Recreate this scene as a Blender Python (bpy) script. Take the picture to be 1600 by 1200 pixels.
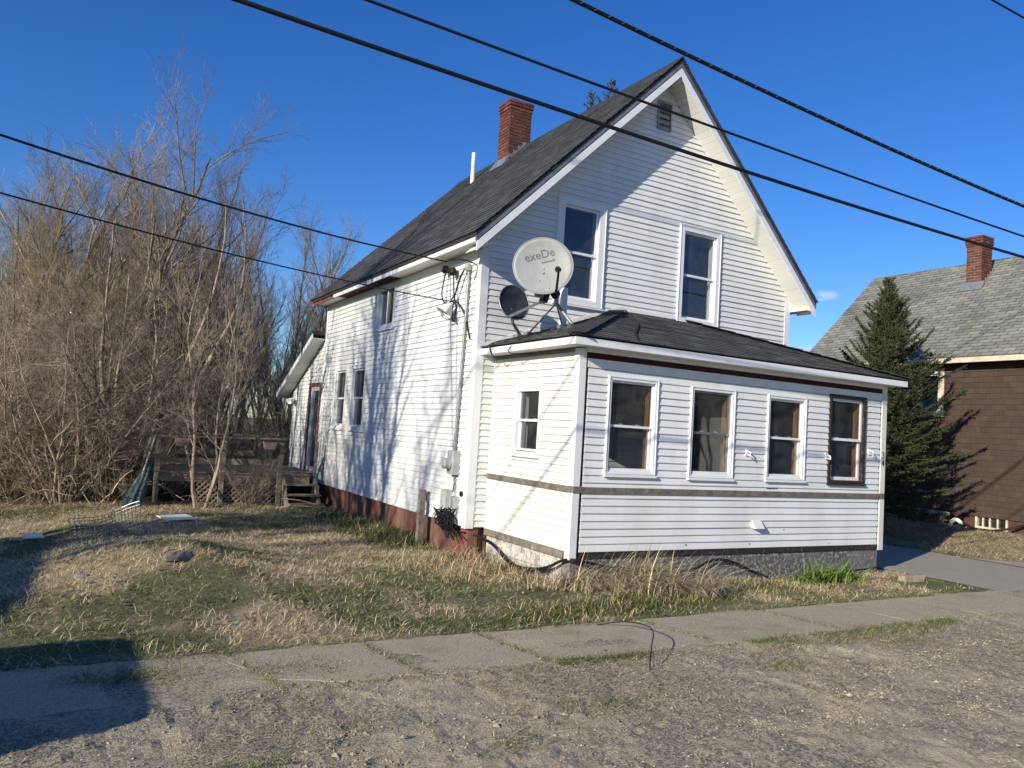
import bpy, math, random
import numpy as np
from mathutils import Vector, Matrix
random.seed(7); rng = np.random.default_rng(7)
scene = bpy.context.scene
for o in list(bpy.data.objects): bpy.data.objects.remove(o)
col = scene.collection

# ------------------------------------------------------------------ camera
CAM = Vector((-5.2756, -10.3928, 1.4247)); YAW, PITCH, ROLL = 0.5167, 0.0619, 0.0612
fw = Vector((math.sin(YAW)*math.cos(PITCH), math.cos(YAW)*math.cos(PITCH), math.sin(PITCH)))
rt = Vector((math.cos(YAW), -math.sin(YAW), 0)); up = rt.cross(fw)
r2 = math.cos(ROLL)*rt + math.sin(ROLL)*up; u2 = -math.sin(ROLL)*rt + math.cos(ROLL)*up
cd = bpy.data.cameras.new('camera'); cam = bpy.data.objects.new('camera', cd); col.objects.link(cam)
cam.matrix_world = Matrix(((r2.x, u2.x, -fw.x, CAM.x), (r2.y, u2.y, -fw.y, CAM.y), (r2.z, u2.z, -fw.z, CAM.z), (0, 0, 0, 1)))
cd.sensor_width = 36; cd.lens = 1225.2*36/1600; cd.clip_start = .05; cd.clip_end = 3000
scene.camera = cam
# ------------------------------------------------------------------ light
SUN = Vector((0.869, 0.348, -0.352)).normalized()          # the way the light travels
w = bpy.data.worlds.new('World'); scene.world = w; w.use_nodes = True
nt = w.node_tree; bg = nt.nodes['Background']
sky = nt.nodes.new('ShaderNodeTexSky'); sky.sky_type = 'NISHITA'; sky.sun_disc = False
sky.sun_elevation = math.asin(-SUN.z); sky.sun_rotation = math.atan2(-SUN.x, -SUN.y) % (2*math.pi)
sky.altitude = 200; sky.air_density = 1.0; sky.dust_density = .0; sky.ozone_density = 4.6
def cloud(cur, d, rx, rz, amt, seed):
    N = nt.nodes; Lk = nt.links; tc = N.new('ShaderNodeTexCoord'); d = Vector(d).normalized()
    sb = N.new('ShaderNodeVectorMath'); sb.operation = 'SUBTRACT'; sb.inputs[1].default_value = d; Lk.new(tc.outputs['Generated'], sb.inputs[0])
    sc = N.new('ShaderNodeVectorMath'); sc.operation = 'MULTIPLY'; sc.inputs[1].default_value = (1/rx, 1/rx, 1/rz); Lk.new(sb.outputs[0], sc.inputs[0])
    ln = N.new('ShaderNodeVectorMath'); ln.operation = 'LENGTH'; Lk.new(sc.outputs[0], ln.inputs[0])
    nz = N.new('ShaderNodeTexNoise'); nz.inputs['Scale'].default_value = 60; nz.inputs['Detail'].default_value = 6; mp_ = N.new('ShaderNodeMapping'); mp_.inputs['Scale'].default_value = (1, 1, 2.2); mp_.inputs['Location'].default_value = (seed, 0, 0); Lk.new(tc.outputs['Generated'], mp_.inputs['Vector']); Lk.new(mp_.outputs[0], nz.inputs['Vector'])
    ad = N.new('ShaderNodeMath'); ad.operation = 'MULTIPLY_ADD'; ad.inputs[1].default_value = -1.6; Lk.new(nz.outputs['Fac'], ad.inputs[0]); Lk.new(ln.outputs['Value'], ad.inputs[2])
    mr = N.new('ShaderNodeMapRange'); mr.inputs['From Min'].default_value = .15; mr.inputs['From Max'].default_value = -.55; mr.inputs['To Max'].default_value = amt; Lk.new(ad.outputs[0], mr.inputs['Value'])
    mx = N.new('ShaderNodeMix'); mx.data_type = 'RGBA'; Lk.new(mr.outputs[0], mx.inputs['Factor']); Lk.new(cur, mx.inputs['A']); mx.inputs['B'].default_value = (4.4, 4.9, 5.6, 1); return mx.outputs['Result']
hs = nt.nodes.new('ShaderNodeHueSaturation'); hs.inputs['Saturation'].default_value = 1.23; hs.inputs['Hue'].default_value = .514; nt.links.new(sky.outputs[0], hs.inputs['Color']); cur_ = cloud(hs.outputs[0], fw+r2*(1293-800)/1225.2+u2*(600-462)/1225.2, .016, .008, .55, 0); cur_ = cloud(cur_, fw+r2*(1262-800)/1225.2+u2*(600-549)/1225.2, .030, .008, .6, 3); nt.links.new(cur_, bg.inputs[0]); bg.inputs[1].default_value = 0.118
sl = bpy.data.lights.new('sun', 'SUN'); sl.energy = 4.7; sl.angle = math.radians(.53); sl.color = (1, .92, .77)
so = bpy.data.objects.new('sun', sl); col.objects.link(so); so.rotation_euler = SUN.to_track_quat('-Z', 'Y').to_euler()
so.location = (-30, -12, 20)
vs = scene.view_settings; vs.view_transform = 'Standard'; vs.look = 'None'; vs.gamma = 1; vs.exposure = 0.38
scene.render.engine = 'CYCLES'
scene.cycles.max_bounces = 5; scene.cycles.diffuse_bounces = 3; scene.cycles.transparent_max_bounces = 12

# ------------------------------------------------------------------ helpers
def tag(o, label=None, cat=None, group=None, kind=None):
    if label: o['label'] = label
    if cat: o['category'] = cat
    if group: o['group'] = group
    if kind: o['kind'] = kind
    return o
def empty(name, loc=(0, 0, 0), label=None, cat=None, group=None):
    o = bpy.data.objects.new(name, None); col.objects.link(o); o.location = loc; o.empty_display_size = .2
    return tag(o, label, cat, group)
class MB:
    def __init__(s): s.v = []; s.f = []; s.c = []
    def face(s, pts, c=None):
        n = len(s.v); s.v += [tuple(p) for p in pts]; s.f.append(tuple(range(n, n+len(pts))))
        if c is not None: s.c += [c]*len(pts)
    def hexa(s, c):            # c: 8 corners, bottom ring then top ring
        n = len(s.v); c = [Vector(p) for p in c]; s.v += [tuple(p) for p in c]
        fl = (c[1]-c[0]).cross(c[3]-c[0]).dot(c[4]-c[0]) > 0
        for q in ((0, 3, 2, 1), (4, 5, 6, 7), (0, 1, 5, 4), (1, 2, 6, 5), (2, 3, 7, 6), (3, 0, 4, 7)):
            q = q if fl else q[::-1]; s.f.append(tuple(n+i for i in q))
        return s
    def box(s, x0, x1, y0, y1, z0, z1):
        return s.hexa([(x0, y0, z0), (x1, y0, z0), (x1, y1, z0), (x0, y1, z0), (x0, y0, z1), (x1, y0, z1), (x1, y1, z1), (x0, y1, z1)])
    def fbox(s, F, u0, u1, z0, z1, n0, n1):
        return s.hexa([F(u0, z0, n0), F(u1, z0, n0), F(u1, z0, n1), F(u0, z0, n1), F(u0, z1, n0), F(u1, z1, n0), F(u1, z1, n1), F(u0, z1, n1)])
    def beam(s, a, b, wd, ht, upv=(0, 0, 1)):
        a = Vector(a); b = Vector(b); d = (b-a).normalized(); sd = d.cross(Vector(upv))
        if sd.length < 1e-3: sd = d.cross(Vector((1, 0, 0)))
        sd.normalize(); uu = sd.cross(d).normalized(); sd *= wd/2; uu *= ht/2
        return s.hexa([a-sd-uu, a+sd-uu, b+sd-uu, b-sd-uu, a-sd+uu, a+sd+uu, b+sd+uu, b-sd+uu])
    def ring(s, F, u0, u1, z0, z1, t, n0, n1, tb=None, tt=None):
        tb = t if tb is None else tb; tt = t if tt is None else tt
        s.fbox(F, u0, u0+t, z0, z1, n0, n1); s.fbox(F, u1-t, u1, z0, z1, n0, n1)
        s.fbox(F, u0+t, u1-t, z0, z0+tb, n0, n1-.0015); s.fbox(F, u0+t, u1-t, z1-tt, z1, n0, n1-.0015); return s
    def tube(s, pts, r, sides=8, cap=True):
        pts = [Vector(p) for p in pts]; k = len(pts); r = r if hasattr(r, '__len__') else [r]*k; n = len(s.v); ref = None
        for i, p in enumerate(pts):
            t = (pts[min(i+1, k-1)]-pts[max(i-1, 0)]).normalized()
            if ref is None: ref = t.cross(Vector((0, 0, 1)) if abs(t.z) < .9 else Vector((1, 0, 0))).normalized()
            ref = (ref-t*ref.dot(t)).normalized(); b = t.cross(ref)
            for j in range(sides):
                a = 2*math.pi*j/sides; s.v.append(tuple(p+(ref*math.cos(a)+b*math.sin(a))*r[i]))
        for i in range(k-1):
            for j in range(sides):
                a = n+i*sides+j; b = n+i*sides+(j+1) % sides; s.f.append((a, b, b+sides, a+sides))
        if cap: s.f.append(tuple(n+j for j in range(sides))[::-1]); s.f.append(tuple(n+(k-1)*sides+j for j in range(sides)))
        return s
    def lathe(s, c, ax, prof, sides=20):   # prof: (radius, along)
        ax = Vector(ax).normalized(); e = ax.cross(Vector((0, 0, 1)) if abs(ax.z) < .9 else Vector((1, 0, 0))).normalized(); g = ax.cross(e); c = Vector(c); n = len(s.v)
        for r, h in prof:
            for j in range(sides):
                a = 2*math.pi*j/sides; s.v.append(tuple(c+ax*h+(e*math.cos(a)+g*math.sin(a))*r))
        for i in range(len(prof)-1):
            for j in range(sides):
                a = n+i*sides+j; b = n+i*sides+(j+1) % sides; s.f.append((a, b, b+sides, a+sides))
        return s
    def build(s, name, mat, parent=None, smooth=False):
        me = bpy.data.meshes.new(name); me.from_pydata(s.v, [], s.f); me.materials.append(mat)
        if s.c and len(s.c) == len(s.v):
            ca = me.color_attributes.new('Col', 'FLOAT_COLOR', 'POINT'); ca.data.foreach_set('color', np.array([(c[0], c[1], c[2], 1) for c in s.c], dtype=np.float32).ravel())
        if smooth: me.polygons.foreach_set('use_smooth', [True]*len(me.polygons))
        me.update(); return link(name, me, parent)
def link(name, me, parent=None):
    o = bpy.data.objects.new(name, me); col.objects.link(o)
    if parent is not None:
        o.parent = parent; o.matrix_parent_inverse = WM(parent).inverted()
    return o
def WM(o):
    m = Matrix.LocRotScale(o.location, o.rotation_euler, o.scale)
    return m if o.parent is None else WM(o.parent) @ o.matrix_parent_inverse @ m
def npmesh(name, V, Fq, mat, parent=None, C=None, smooth=False):   # V (n,3), Fq (m,k)
    me = bpy.data.meshes.new(name); V = np.asarray(V, np.float32); Fq = np.asarray(Fq, np.int32); m, k = Fq.shape
    me.vertices.add(len(V)); me.vertices.foreach_set('co', V.ravel()); me.loops.add(m*k); me.loops.foreach_set('vertex_index', Fq.ravel())
    me.polygons.add(m); me.polygons.foreach_set('loop_start', np.arange(0, m*k, k, dtype=np.int32)); me.polygons.foreach_set('loop_total', np.full(m, k, np.int32))
    if C is not None:
        ca = me.color_attributes.new('Col', 'FLOAT_COLOR', 'POINT'); cc = np.ones((len(V), 4), np.float32); cc[:, :3] = C; ca.data.foreach_set('color', cc.ravel())
    me.polygons.foreach_set('use_smooth', np.full(m, bool(smooth)))
    me.materials.append(mat); me.update(calc_edges=True); me.validate(); return link(name, me, parent) if name else me
def nrm(a): return a/np.maximum(np.linalg.norm(a, axis=-1, keepdims=True), 1e-9)
def tubes_np(P, R, S=3):      # P (N,K,3) R (N,K) -> verts, quads
    N, K, _ = P.shape; T = np.empty_like(P); T[:, 1:-1] = P[:, 2:]-P[:, :-2]; T[:, 0] = P[:, 1]-P[:, 0]; T[:, -1] = P[:, -1]-P[:, -2]; T = nrm(T)
    ref = np.where(np.abs(T[:, :1, 2:]) < .9, np.array([0., 0, 1]), np.array([1., 0, 0])); A = nrm(np.cross(T, np.broadcast_to(ref, T.shape))); B = np.cross(T, A)
    a = np.arange(S)*2*np.pi/S
    V = P[:, :, None]+R[:, :, None, None]*(A[:, :, None]*np.cos(a)[:, None]+B[:, :, None]*np.sin(a)[:, None])
    idx = np.arange(N*K*S).reshape(N, K, S); nx = np.roll(idx, -1, 2)
    Q = np.stack([idx[:, :-1], nx[:, :-1], nx[:, 1:], idx[:, 1:]], -1).reshape(-1, 4); return V.reshape(-1, 3), Q
def cat(parts):
    V = []; Q = []; n = 0
    for v, q in parts: V.append(v); Q.append(q+n); n += len(v)
    return np.concatenate(V), np.concatenate(Q)
_perm = np.random.default_rng(3).random((256, 256))
def vn(x, y, s=1., o=0):      # value noise 0..1
    x = np.asarray(x, float)*s+o*17.3+500; y = np.asarray(y, float)*s+o*9.1+500; i = np.floor(x).astype(int); j = np.floor(y).astype(int); fx = x-i; fy = y-j
    fx = fx*fx*(3-2*fx); fy = fy*fy*(3-2*fy); g = lambda a, b: _perm[a % 256, b % 256]
    return (g(i, j)*(1-fx)+g(i+1, j)*fx)*(1-fy)+(g(i, j+1)*(1-fx)+g(i+1, j+1)*fx)*fy
def fbm(x, y, s=1., o=0): return (vn(x, y, s, o)*.5+vn(x, y, s*2.1, o+1)*.3+vn(x, y, s*4.3, o+2)*.2)
def ss(a, b, x): t = np.clip((np.asarray(x, float)-a)/(b-a), 0, 1); return t*t*(3-2*t)

# ------------------------------------------------------------------ materials
def M(name, c, rough=.7, var=0., n2=None, ns=6., nlo=.4, nhi=.65, bump=0., bs=30., stretch=(1, 1, 1), vcol=False, spec=.3, metal=0., n3=None, n3s=1., n3lo=.5, n3hi=.7, detail=6, sub=0.):
    m = bpy.data.materials.new(name); m.use_nodes = True; t = m.node_tree; N = t.nodes; L = t.links; b = N['Principled BSDF']
    b.inputs['Roughness'].default_value = rough; b.inputs['Metallic'].default_value = metal; b.inputs['Specular IOR Level'].default_value = spec
    if vcol: a = N.new('ShaderNodeAttribute'); a.attribute_name = 'Col'; cur = a.outputs['Color']
    else: r = N.new('ShaderNodeRGB'); r.outputs[0].default_value = (*c, 1); cur = r.outputs[0]
    geo = N.new('ShaderNodeNewGeometry'); mp = N.new('ShaderNodeMapping'); mp.inputs['Scale'].default_value = stretch; L.new(geo.outputs['Position'], mp.inputs['Vector'])
    def noise(sc, dt=detail):
        n = N.new('ShaderNodeTexNoise'); n.inputs['Scale'].default_value = sc; n.inputs['Detail'].default_value = dt; n.inputs['Roughness'].default_value = .65; L.new(mp.outputs[0], n.inputs['Vector']); return n.outputs['Fac']
    def mix(cur, c2, sc, lo, hi):
        rp = N.new('ShaderNodeMapRange'); rp.inputs['From Min'].default_value = lo; rp.inputs['From Max'].default_value = hi; L.new(noise(sc), rp.inputs['Value'])
        x = N.new('ShaderNodeMix'); x.data_type = 'RGBA'; L.new(rp.outputs[0], x.inputs['Factor']); L.new(cur, x.inputs['A']); x.inputs['B'].default_value = (*c2, 1); return x.outputs['Result']
    if n2: cur = mix(cur, n2, ns, nlo, nhi)
    if n3: cur = mix(cur, n3, n3s, n3lo, n3hi)
    if var:
        oi = N.new('ShaderNodeObjectInfo'); mr = N.new('ShaderNodeMapRange'); mr.inputs['To Min'].default_value = 1-var; mr.inputs['To Max'].default_value = 1+var; L.new(oi.outputs['Random'], mr.inputs['Value'])
        h = N.new('ShaderNodeHueSaturation'); L.new(cur, h.inputs['Color']); L.new(mr.outputs[0], h.inputs['Value']); cur = h.outputs[0]
    L.new(cur, b.inputs['Base Color'])
    if bump:
        bp = N.new('ShaderNodeBump'); bp.inputs['Strength'].default_value = bump; bp.inputs['Distance'].default_value = .02; L.new(noise(bs), bp.inputs['Height']); L.new(bp.outputs[0], b.inputs['Normal'])
    return m
def glass(name, tint, refl, dust=.035):
    m = bpy.data.materials.new(name); m.use_nodes = True; t = m.node_tree; N = t.nodes; L = t.links; N.remove(N['Principled BSDF'])
    tr = N.new('ShaderNodeBsdfTransparent'); tr.inputs[0].default_value = (*tint, 1); gl = N.new('ShaderNodeBsdfGlossy'); gl.inputs['Roughness'].default_value = .02; gl.inputs[0].default_value = (.9, .95, 1, 1)
    geo = N.new('ShaderNodeNewGeometry'); nz = N.new('ShaderNodeTexNoise'); nz.inputs['Scale'].default_value = 2.2; nz.inputs['Detail'].default_value = 2; L.new(geo.outputs['Position'], nz.inputs['Vector']); bp = N.new('ShaderNodeBump'); bp.inputs['Strength'].default_value = .025; bp.inputs['Distance'].default_value = .02; L.new(nz.outputs['Fac'], bp.inputs['Height']); L.new(bp.outputs[0], gl.inputs['Normal'])
    fr = N.new('ShaderNodeFresnel'); io = N.new('ShaderNodeMapRange'); io.inputs['To Min'].default_value = refl; io.inputs['To Max'].default_value = 1/refl; L.new(geo.outputs['Backfacing'], io.inputs['Value']); L.new(io.outputs[0], fr.inputs[0]); mx = N.new('ShaderNodeMixShader')
    df = N.new('ShaderNodeBsdfDiffuse'); df.inputs[0].default_value = (.55, .53, .48, 1); nd = N.new('ShaderNodeTexNoise'); nd.inputs['Scale'].default_value = 5; nd.inputs['Detail'].default_value = 5; L.new(geo.outputs['Position'], nd.inputs['Vector']); mr = N.new('ShaderNodeMapRange'); mr.inputs['From Min'].default_value = .3; mr.inputs['From Max'].default_value = .75; mr.inputs['To Min'].default_value = dust*.35; mr.inputs['To Max'].default_value = dust*1.6; L.new(nd.outputs['Fac'], mr.inputs['Value'])
    md = N.new('ShaderNodeMixShader'); L.new(mr.outputs[0], md.inputs[0]); L.new(tr.outputs[0], md.inputs[1]); L.new(df.outputs[0], md.inputs[2])
    L.new(fr.outputs[0], mx.inputs[0]); L.new(md.outputs[0], mx.inputs[1]); L.new(gl.outputs[0], mx.inputs[2]); L.new(mx.outputs[0], N['Material Output'].inputs[0]); return m
m_vinyl = M('white_vinyl', (.73, .735, .73), .42, var=.035, n2=(.62, .62, .59), ns=1.1, nlo=.42, nhi=.72, bump=.06, bs=4, n3=(.46, .45, .39), n3s=2.6, n3lo=.62, n3hi=.90, stretch=(1.6, 1.6, .35))
m_vinyl_cream = M('cream_white_vinyl', (.72, .71, .67), .42, var=.03, n2=(.64, .62, .53), ns=1.2, nlo=.42, nhi=.72, bump=.05, bs=4)
m_trim = M('white_trim', (.74, .745, .745), .4, n2=(.62, .61, .57), ns=3, nlo=.55, nhi=.85, bump=.08, bs=5)
m_fascia = M('white_aluminium', (.76, .77, .78), .35, n2=(.6, .61, .62), ns=4, nlo=.5, nhi=.8, bump=.15, bs=3)
m_soffit = M('cream_soffit', (.72, .71, .66), .5, var=.03)
m_sheath = M('sheathing', (.28, .25, .2), .9, n2=(.2, .17, .13), ns=4)
m_redwood = M('peeling_red_paint', (.17, .045, .032), .8, n2=(.26, .15, .10), ns=14, nlo=.5, nhi=.62, bump=.4, bs=40)
m_darkred = M('dark_red_paint', (.055, .009, .009), .8, n2=(.03, .006, .006), ns=10, bump=.3)
m_found_red = M('red_foundation_paint', (.21, .075, .058), .85, n2=(.14, .075, .052), ns=2.5, nlo=.4, nhi=.65, bump=.3, bs=18, stretch=(1, 1, .3), n3=(.19, .135, .095), n3s=1.4, n3lo=.45, n3hi=.7)
m_found_white = M('flaking_whitewash', (.60, .58, .53), .9, n2=(.26, .24, .21), ns=16, nlo=.45, nhi=.62, bump=.8, bs=25, n3=(.33, .30, .24), n3s=3, n3lo=.55, n3hi=.75)
m_found_dark = M('stained_concrete', (.10, .096, .09), .9, n2=(.40, .385, .355), ns=20, nlo=.48, nhi=.62, bump=.8, bs=40, n3=(.20, .19, .175), n3s=2, n3lo=.45, n3hi=.7)
m_shingle = M('dark_asphalt_shingle', (0, 0, 0), .9, vcol=True, bump=.5, bs=120, n2=(.05, .052, .054), ns=3, nlo=.5, nhi=.75)
m_shingle_under = M('roof_deck', (.035, .035, .037), .9)
m_drip = M('blue_grey_drip_edge', (.16, .19, .23), .5, n2=(.1, .12, .15), ns=5)  # blue-grey with darker mottling
m_black = M('black_rubber', (.012, .012, .013), .6)
m_cable = M('black_cable_sheath', (.011, .011, .012), .55)
m_graywood = M('weathered_grey_wood', (.24, .21, .17), .85, var=.12, n2=(.13, .11, .085), ns=10, nlo=.4, nhi=.65, bump=.5, bs=30, n3=(.4, .38, .34), n3s=6, n3lo=.6, n3hi=.75)
m_deckwood = M('old_deck_timber', (.30, .245, .18), .85, var=.25, n2=(.17, .135, .10), ns=8, nlo=.4, nhi=.65, bump=.5, bs=25)
m_orange = M('varnished_pine', (.36, .18, .075), .5, n2=(.22, .09, .03), ns=12, stretch=(1, 1, .2))
m_burnt = M('bare_dark_window_frame', (.028, .022, .019), .8, n2=(.12, .08, .06), ns=20, nlo=.55, nhi=.65, bump=.4)
m_glass = glass('window_glass', (.84, .86, .86), 1.6)
m_brick = M('red_brick', (.155, .054, .038), .9, var=.32, n2=(.11, .042, .032), ns=22, bump=.5, bs=60, n3=(.34, .26, .20), n3s=9, n3lo=.62, n3hi=.72)
m_mortar = M('mortar', (.36, .31, .25), .95, n2=(.2, .16, .13), ns=14, bump=.4)
m_lead = M('lead_flashing', (.42, .43, .44), .4, metal=.6, n2=(.3, .3, .3), ns=10)
m_pvc = M('white_plastic_pipe', (.78, .78, .76), .4)
m_galv = M('galvanised_steel', (.34, .35, .35), .4, metal=.7, n2=(.22, .22, .22), ns=20)
m_dish = M('pale_grey_dish', (.33, .345, .33), .45, n2=(.29, .30, .285), ns=5, bump=.02)
m_dishdark = M('charcoal_dish', (.022, .026, .036), .5, n2=(.04, .045, .055), ns=9)
m_boxgrey = M('grey_utility_plastic', (.40, .42, .41), .5, n2=(.32, .33, .31), ns=8)
m_ink = M('dark_grey_ink', (.06, .065, .07), .6)
m_bluink = M('blue_print', (.02, .03, .16), .6)
m_curtain = M('pale_interior', (.34, .33, .28), .9)
m_floor = M('interior_floor', (.16, .12, .08), .7)
m_doorglass = glass('door_glass', (.8, .85, .88), 2.2, .10)
m_brownwall = M('brown_stained_shingle', (0, 0, 0), .85, vcol=True, bump=.4, bs=60, n2=(.055, .037, .028), ns=5, nlo=.5, nhi=.75, stretch=(1, 1, .5))
m_tan = M('tan_trim_paint', (.64, .57, .44), .6, n2=(.5, .43, .32), ns=6)
m_oldshingle = M('lichen_grey_shingle', (0, 0, 0), .9, vcol=True, bump=.5, bs=90, n2=(.13, .133, .12), ns=.55, nlo=.5, nhi=.68, n3=(.31, .30, .235), n3s=.8, n3lo=.60, n3hi=.78)
m_bark = M('grey_brown_bark', (.15, .125, .10), .9, var=.25, n2=(.10, .075, .055), ns=14, bump=.5, bs=40, stretch=(1, 1, .35))
m_palebark = M('pale_bark', (.47, .39, .28), .9, var=.12, n2=(.16, .12, .085), ns=9, bump=.5, bs=40, stretch=(1, 1, .35))
m_twig = M('twig_bark', (.31, .255, .19), .9, var=.5, n2=(.13, .105, .08), ns=2)
m_twig_yellow = M('yellow_brown_twig', (.36, .285, .175), .9, var=.3, n2=(.19, .15, .095), ns=3)
m_brush = M('dry_brush_stems', (0, 0, 0), .9, vcol=True)
m_blade = M('grass_blade', (0, 0, 0), .7, vcol=True, spec=.15)
m_needle = M('spruce_needles', (0, 0, 0), .6, vcol=True, spec=.2)
m_ground = M('lawn_soil', (0, 0, 0), .95, vcol=True, bump=1.0, bs=22, n2=(.12, .09, .055), ns=9, nlo=.52, nhi=.7, n3=(.32, .25, .15), n3s=15, n3lo=.55, n3hi=.72)
m_road = M('gritty_old_road', (.42, .365, .265), .95, n2=(.13, .108, .075), ns=42, nlo=.45, nhi=.60, bump=1.0, bs=60, n3=(.52, .43, .29), n3s=.8, n3lo=.48, n3hi=.66, detail=9)
m_walk = M('worn_asphalt_slab', (.54, .47, .345), .95, n2=(.26, .22, .155), ns=95, nlo=.42, nhi=.62, bump=.8, bs=110, n3=(.30, .25, .175), n3s=1.9, n3lo=.52, n3hi=.75, detail=9)
m_drive = M('grey_driveway', (.42, .385, .31), .95, n2=(.27, .245, .20), ns=60, nlo=.42, nhi=.62, bump=.5, bs=80, n3=(.40, .36, .28), n3s=.8, n3lo=.5, n3hi=.7, stretch=(1, 2.2, 1))
m_stone = M('grey_stone', (.21, .20, .175), .9, var=.3, n2=(.13, .12, .105), ns=8, bump=.5)
m_grit = M('road_grit', (0, 0, 0), .9, vcol=True)
m_greensheet = M('blue_green_canvas', (.035, .065, .07), .7, n2=(.10, .14, .15), ns=7, stretch=(3, 3, .3))
m_terracotta = M('faded_terracotta', (.36, .24, .20), .8, n2=(.3, .2, .16), ns=12)
m_alu = M('old_aluminium', (.4, .41, .42), .45, metal=.6)

# ------------------------------------------------------------------ ground
GZ = -.45
def gh(x, y):
    x = np.asarray(x, float); y = np.asarray(y, float); lawn = ss(-3.75, -2.6, y)
    z = GZ+lawn*(.05*(fbm(x, y, 1.1, 4)-.5)+.06*(fbm(x, y, 3.3, 7)-.5)+.035*(vn(x, y, 8.5, 17)-.5))*ss(7.2, 6, x)
    md = np.exp(-((x+4.1)**2/1.3+(y+.1)**2/2.2)); z = z+lawn*md*(.30+.20*(fbm(x, y, 2.6, 37)-.5))+lawn*.09*np.exp(-((x+3.3)**2/1.6+(y+1.5)**2/.5))-.05*ss(-3.92, -4.2, y)
    z = z-.15*ss(-4.6, -6.0, x)*ss(-2.4, -.2, y)*ss(9, 5, y)
    z = z+.26*ss(9.6, 13.5, x)*ss(-4.5, -1, y)+.5*ss(16, 60, y)
    return z
def axis(lo, a, b, hi, d):
    f = np.arange(a, b, d); l = a-np.geomspace(d*2, a-lo, 14)[::-1]; h = b+np.geomspace(d*2, hi-b, 14); return np.concatenate([l, f, [b], h])
gx = axis(-600, -7.5, 15, 600, .11); gy = axis(-600, -4.6, 11, 900, .11); X, Y = np.meshgrid(gx, gy); Z = gh(X, Y)
idx = np.arange(X.size).reshape(X.shape); Q = np.stack([idx[:-1, :-1], idx[:-1, 1:], idx[1:, 1:], idx[1:, :-1]], -1).reshape(-1, 4)
STRAW = np.array((.46, .37, .23)); SOIL = np.array((.15, .112, .07)); GREEN = np.array((.055, .085, .022))
def green_mask(x, y):
    g = ss(.47, .66, fbm(x, y, .95, 11))*.9
    g = np.maximum(g, ss(.75, .1, np.abs(np.asarray(y)+3.45+.25*(vn(x, y, 1.2)-.5)))*ss(.3, .55, vn(x, y, .9, 31))*ss(2.6, 1.2, x))      # along the sidewalk
    g = np.maximum(g, np.exp(-((np.asarray(x)+2.2)**2/2.2+(np.asarray(y)-3.6)**2/1.6))*ss(.25, .6, vn(x, y, 1.6, 5)))                   # before the deck
    g = np.maximum(g, ss(.9, .15, np.abs(np.asarray(x)+.45))*ss(.6, 1.4, y)*ss(7, 5, y)*.95)                              # along the red foundation
    g = np.maximum(g, ss(-3.3, -5, x)*ss(-.6, -2, y)*.8*ss(.3, .6, vn(x, y, 1.3, 8)))
    g = np.maximum(g, ss(1.5, 3.0, x)*ss(-2.2, -2.6, y)*ss(5.6, 4.8, x)*.7*ss(.25, .55, vn(x, y, 1.6, 23)))
    return np.clip(g, 0, 1)
gm = green_mask(X, Y).ravel()[:, None]; ns_ = fbm(X, Y, 2.3, 2).ravel()[:, None]
Cg = (STRAW*.75)*ns_*1.3*(1-gm)+SOIL*(1-ns_)*(1-gm)*1.2+(GREEN*.8+SOIL*.25)*gm
wood = (ss(5.5, 8.5, Y)*ss(8, 4, X)).ravel()[:, None]; Cg = Cg*(1-wood)+np.array((.105, .075, .048))*wood*(.6+.8*ns_)
g = npmesh('ground', np.stack([X, Y, Z], -1).reshape(-1, 3), Q, m_ground, C=Cg, smooth=True); g['kind'] = 'structure'

def sheet(name, xs, ylo, yhi, ny, dz, mat, parent=None, zf=None):   # strip with two wavy edges
    xs = np.asarray(xs); t = np.linspace(0, 1, ny)[:, None]; YY = ylo(xs)[None]*(1-t)+yhi(xs)[None]*t; XX = np.broadcast_to(xs[None], YY.shape)
    ZZ = (gh(XX, YY) if zf is None else zf(XX, YY))+dz; i = np.arange(XX.size).reshape(XX.shape)
    # skirt
    V = np.stack([XX, YY, ZZ], -1).reshape(-1, 3); q = np.stack([i[:-1, :-1], i[:-1, 1:], i[1:, 1:], i[1:, :-1]], -1).reshape(-1, 4)
    lo = np.arange(len(xs)); hi = i[-1]; n = len(V); sk = V.copy()[np.concatenate([lo, hi])]; sk[:, 2] -= .08; V = np.concatenate([V, sk]); m = len(xs)
    a = np.arange(m-1); q2 = np.stack([lo[:-1], n+a, n+a+1, lo[1:]], -1); q3 = np.stack([hi[:-1], hi[1:], n+m+a+1, n+m+a], -1)
    o = npmesh(name, V, np.concatenate([q, q2, q3]), mat, parent); return o
def rh(x, y):
    x = np.asarray(x, float); y = np.asarray(y, float); k = ss(-4.70, -5.0, y); rut = -.02*np.exp(-((y+6.35+.12*np.sin(x*.7))/.22)**2)
    return GZ+.004+k*(.030*(fbm(x, y, 3.1, 15)-.5)+.024*(vn(x, y, 9.5, 16)-.5)+.014*(vn(x, y, 21, 18)-.5)+rut+.012*ss(.55, .75, fbm(x, y, .8, 19)))
road = sheet('road', np.concatenate([[-500, -200, -80, -30, -12], np.arange(-7, 11, .055), [14, 24, 40, 90, 200, 500]]), lambda x: -13.5+0*x,
             lambda x: -3.86+.22*(fbm(x, x*0, .9, 3)-.5)+.12*(vn(x, x*0, 5, 3)-.5), 180, .0, m_road, zf=rh); road['kind'] = 'structure'
walk = sheet('sidewalk', np.arange(-7.6, 6.7, .1), lambda x: -4.60+0*x, lambda x: -3.98+0*x, 3, .008, m_road, zf=lambda x, y: GZ+0*x); walk['kind'] = 'structure'
joints = [-7.8, -4.9, -3.9, -2.83, -1.72, .17, 1.95, 3.2, 4.6, 6.95]
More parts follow.
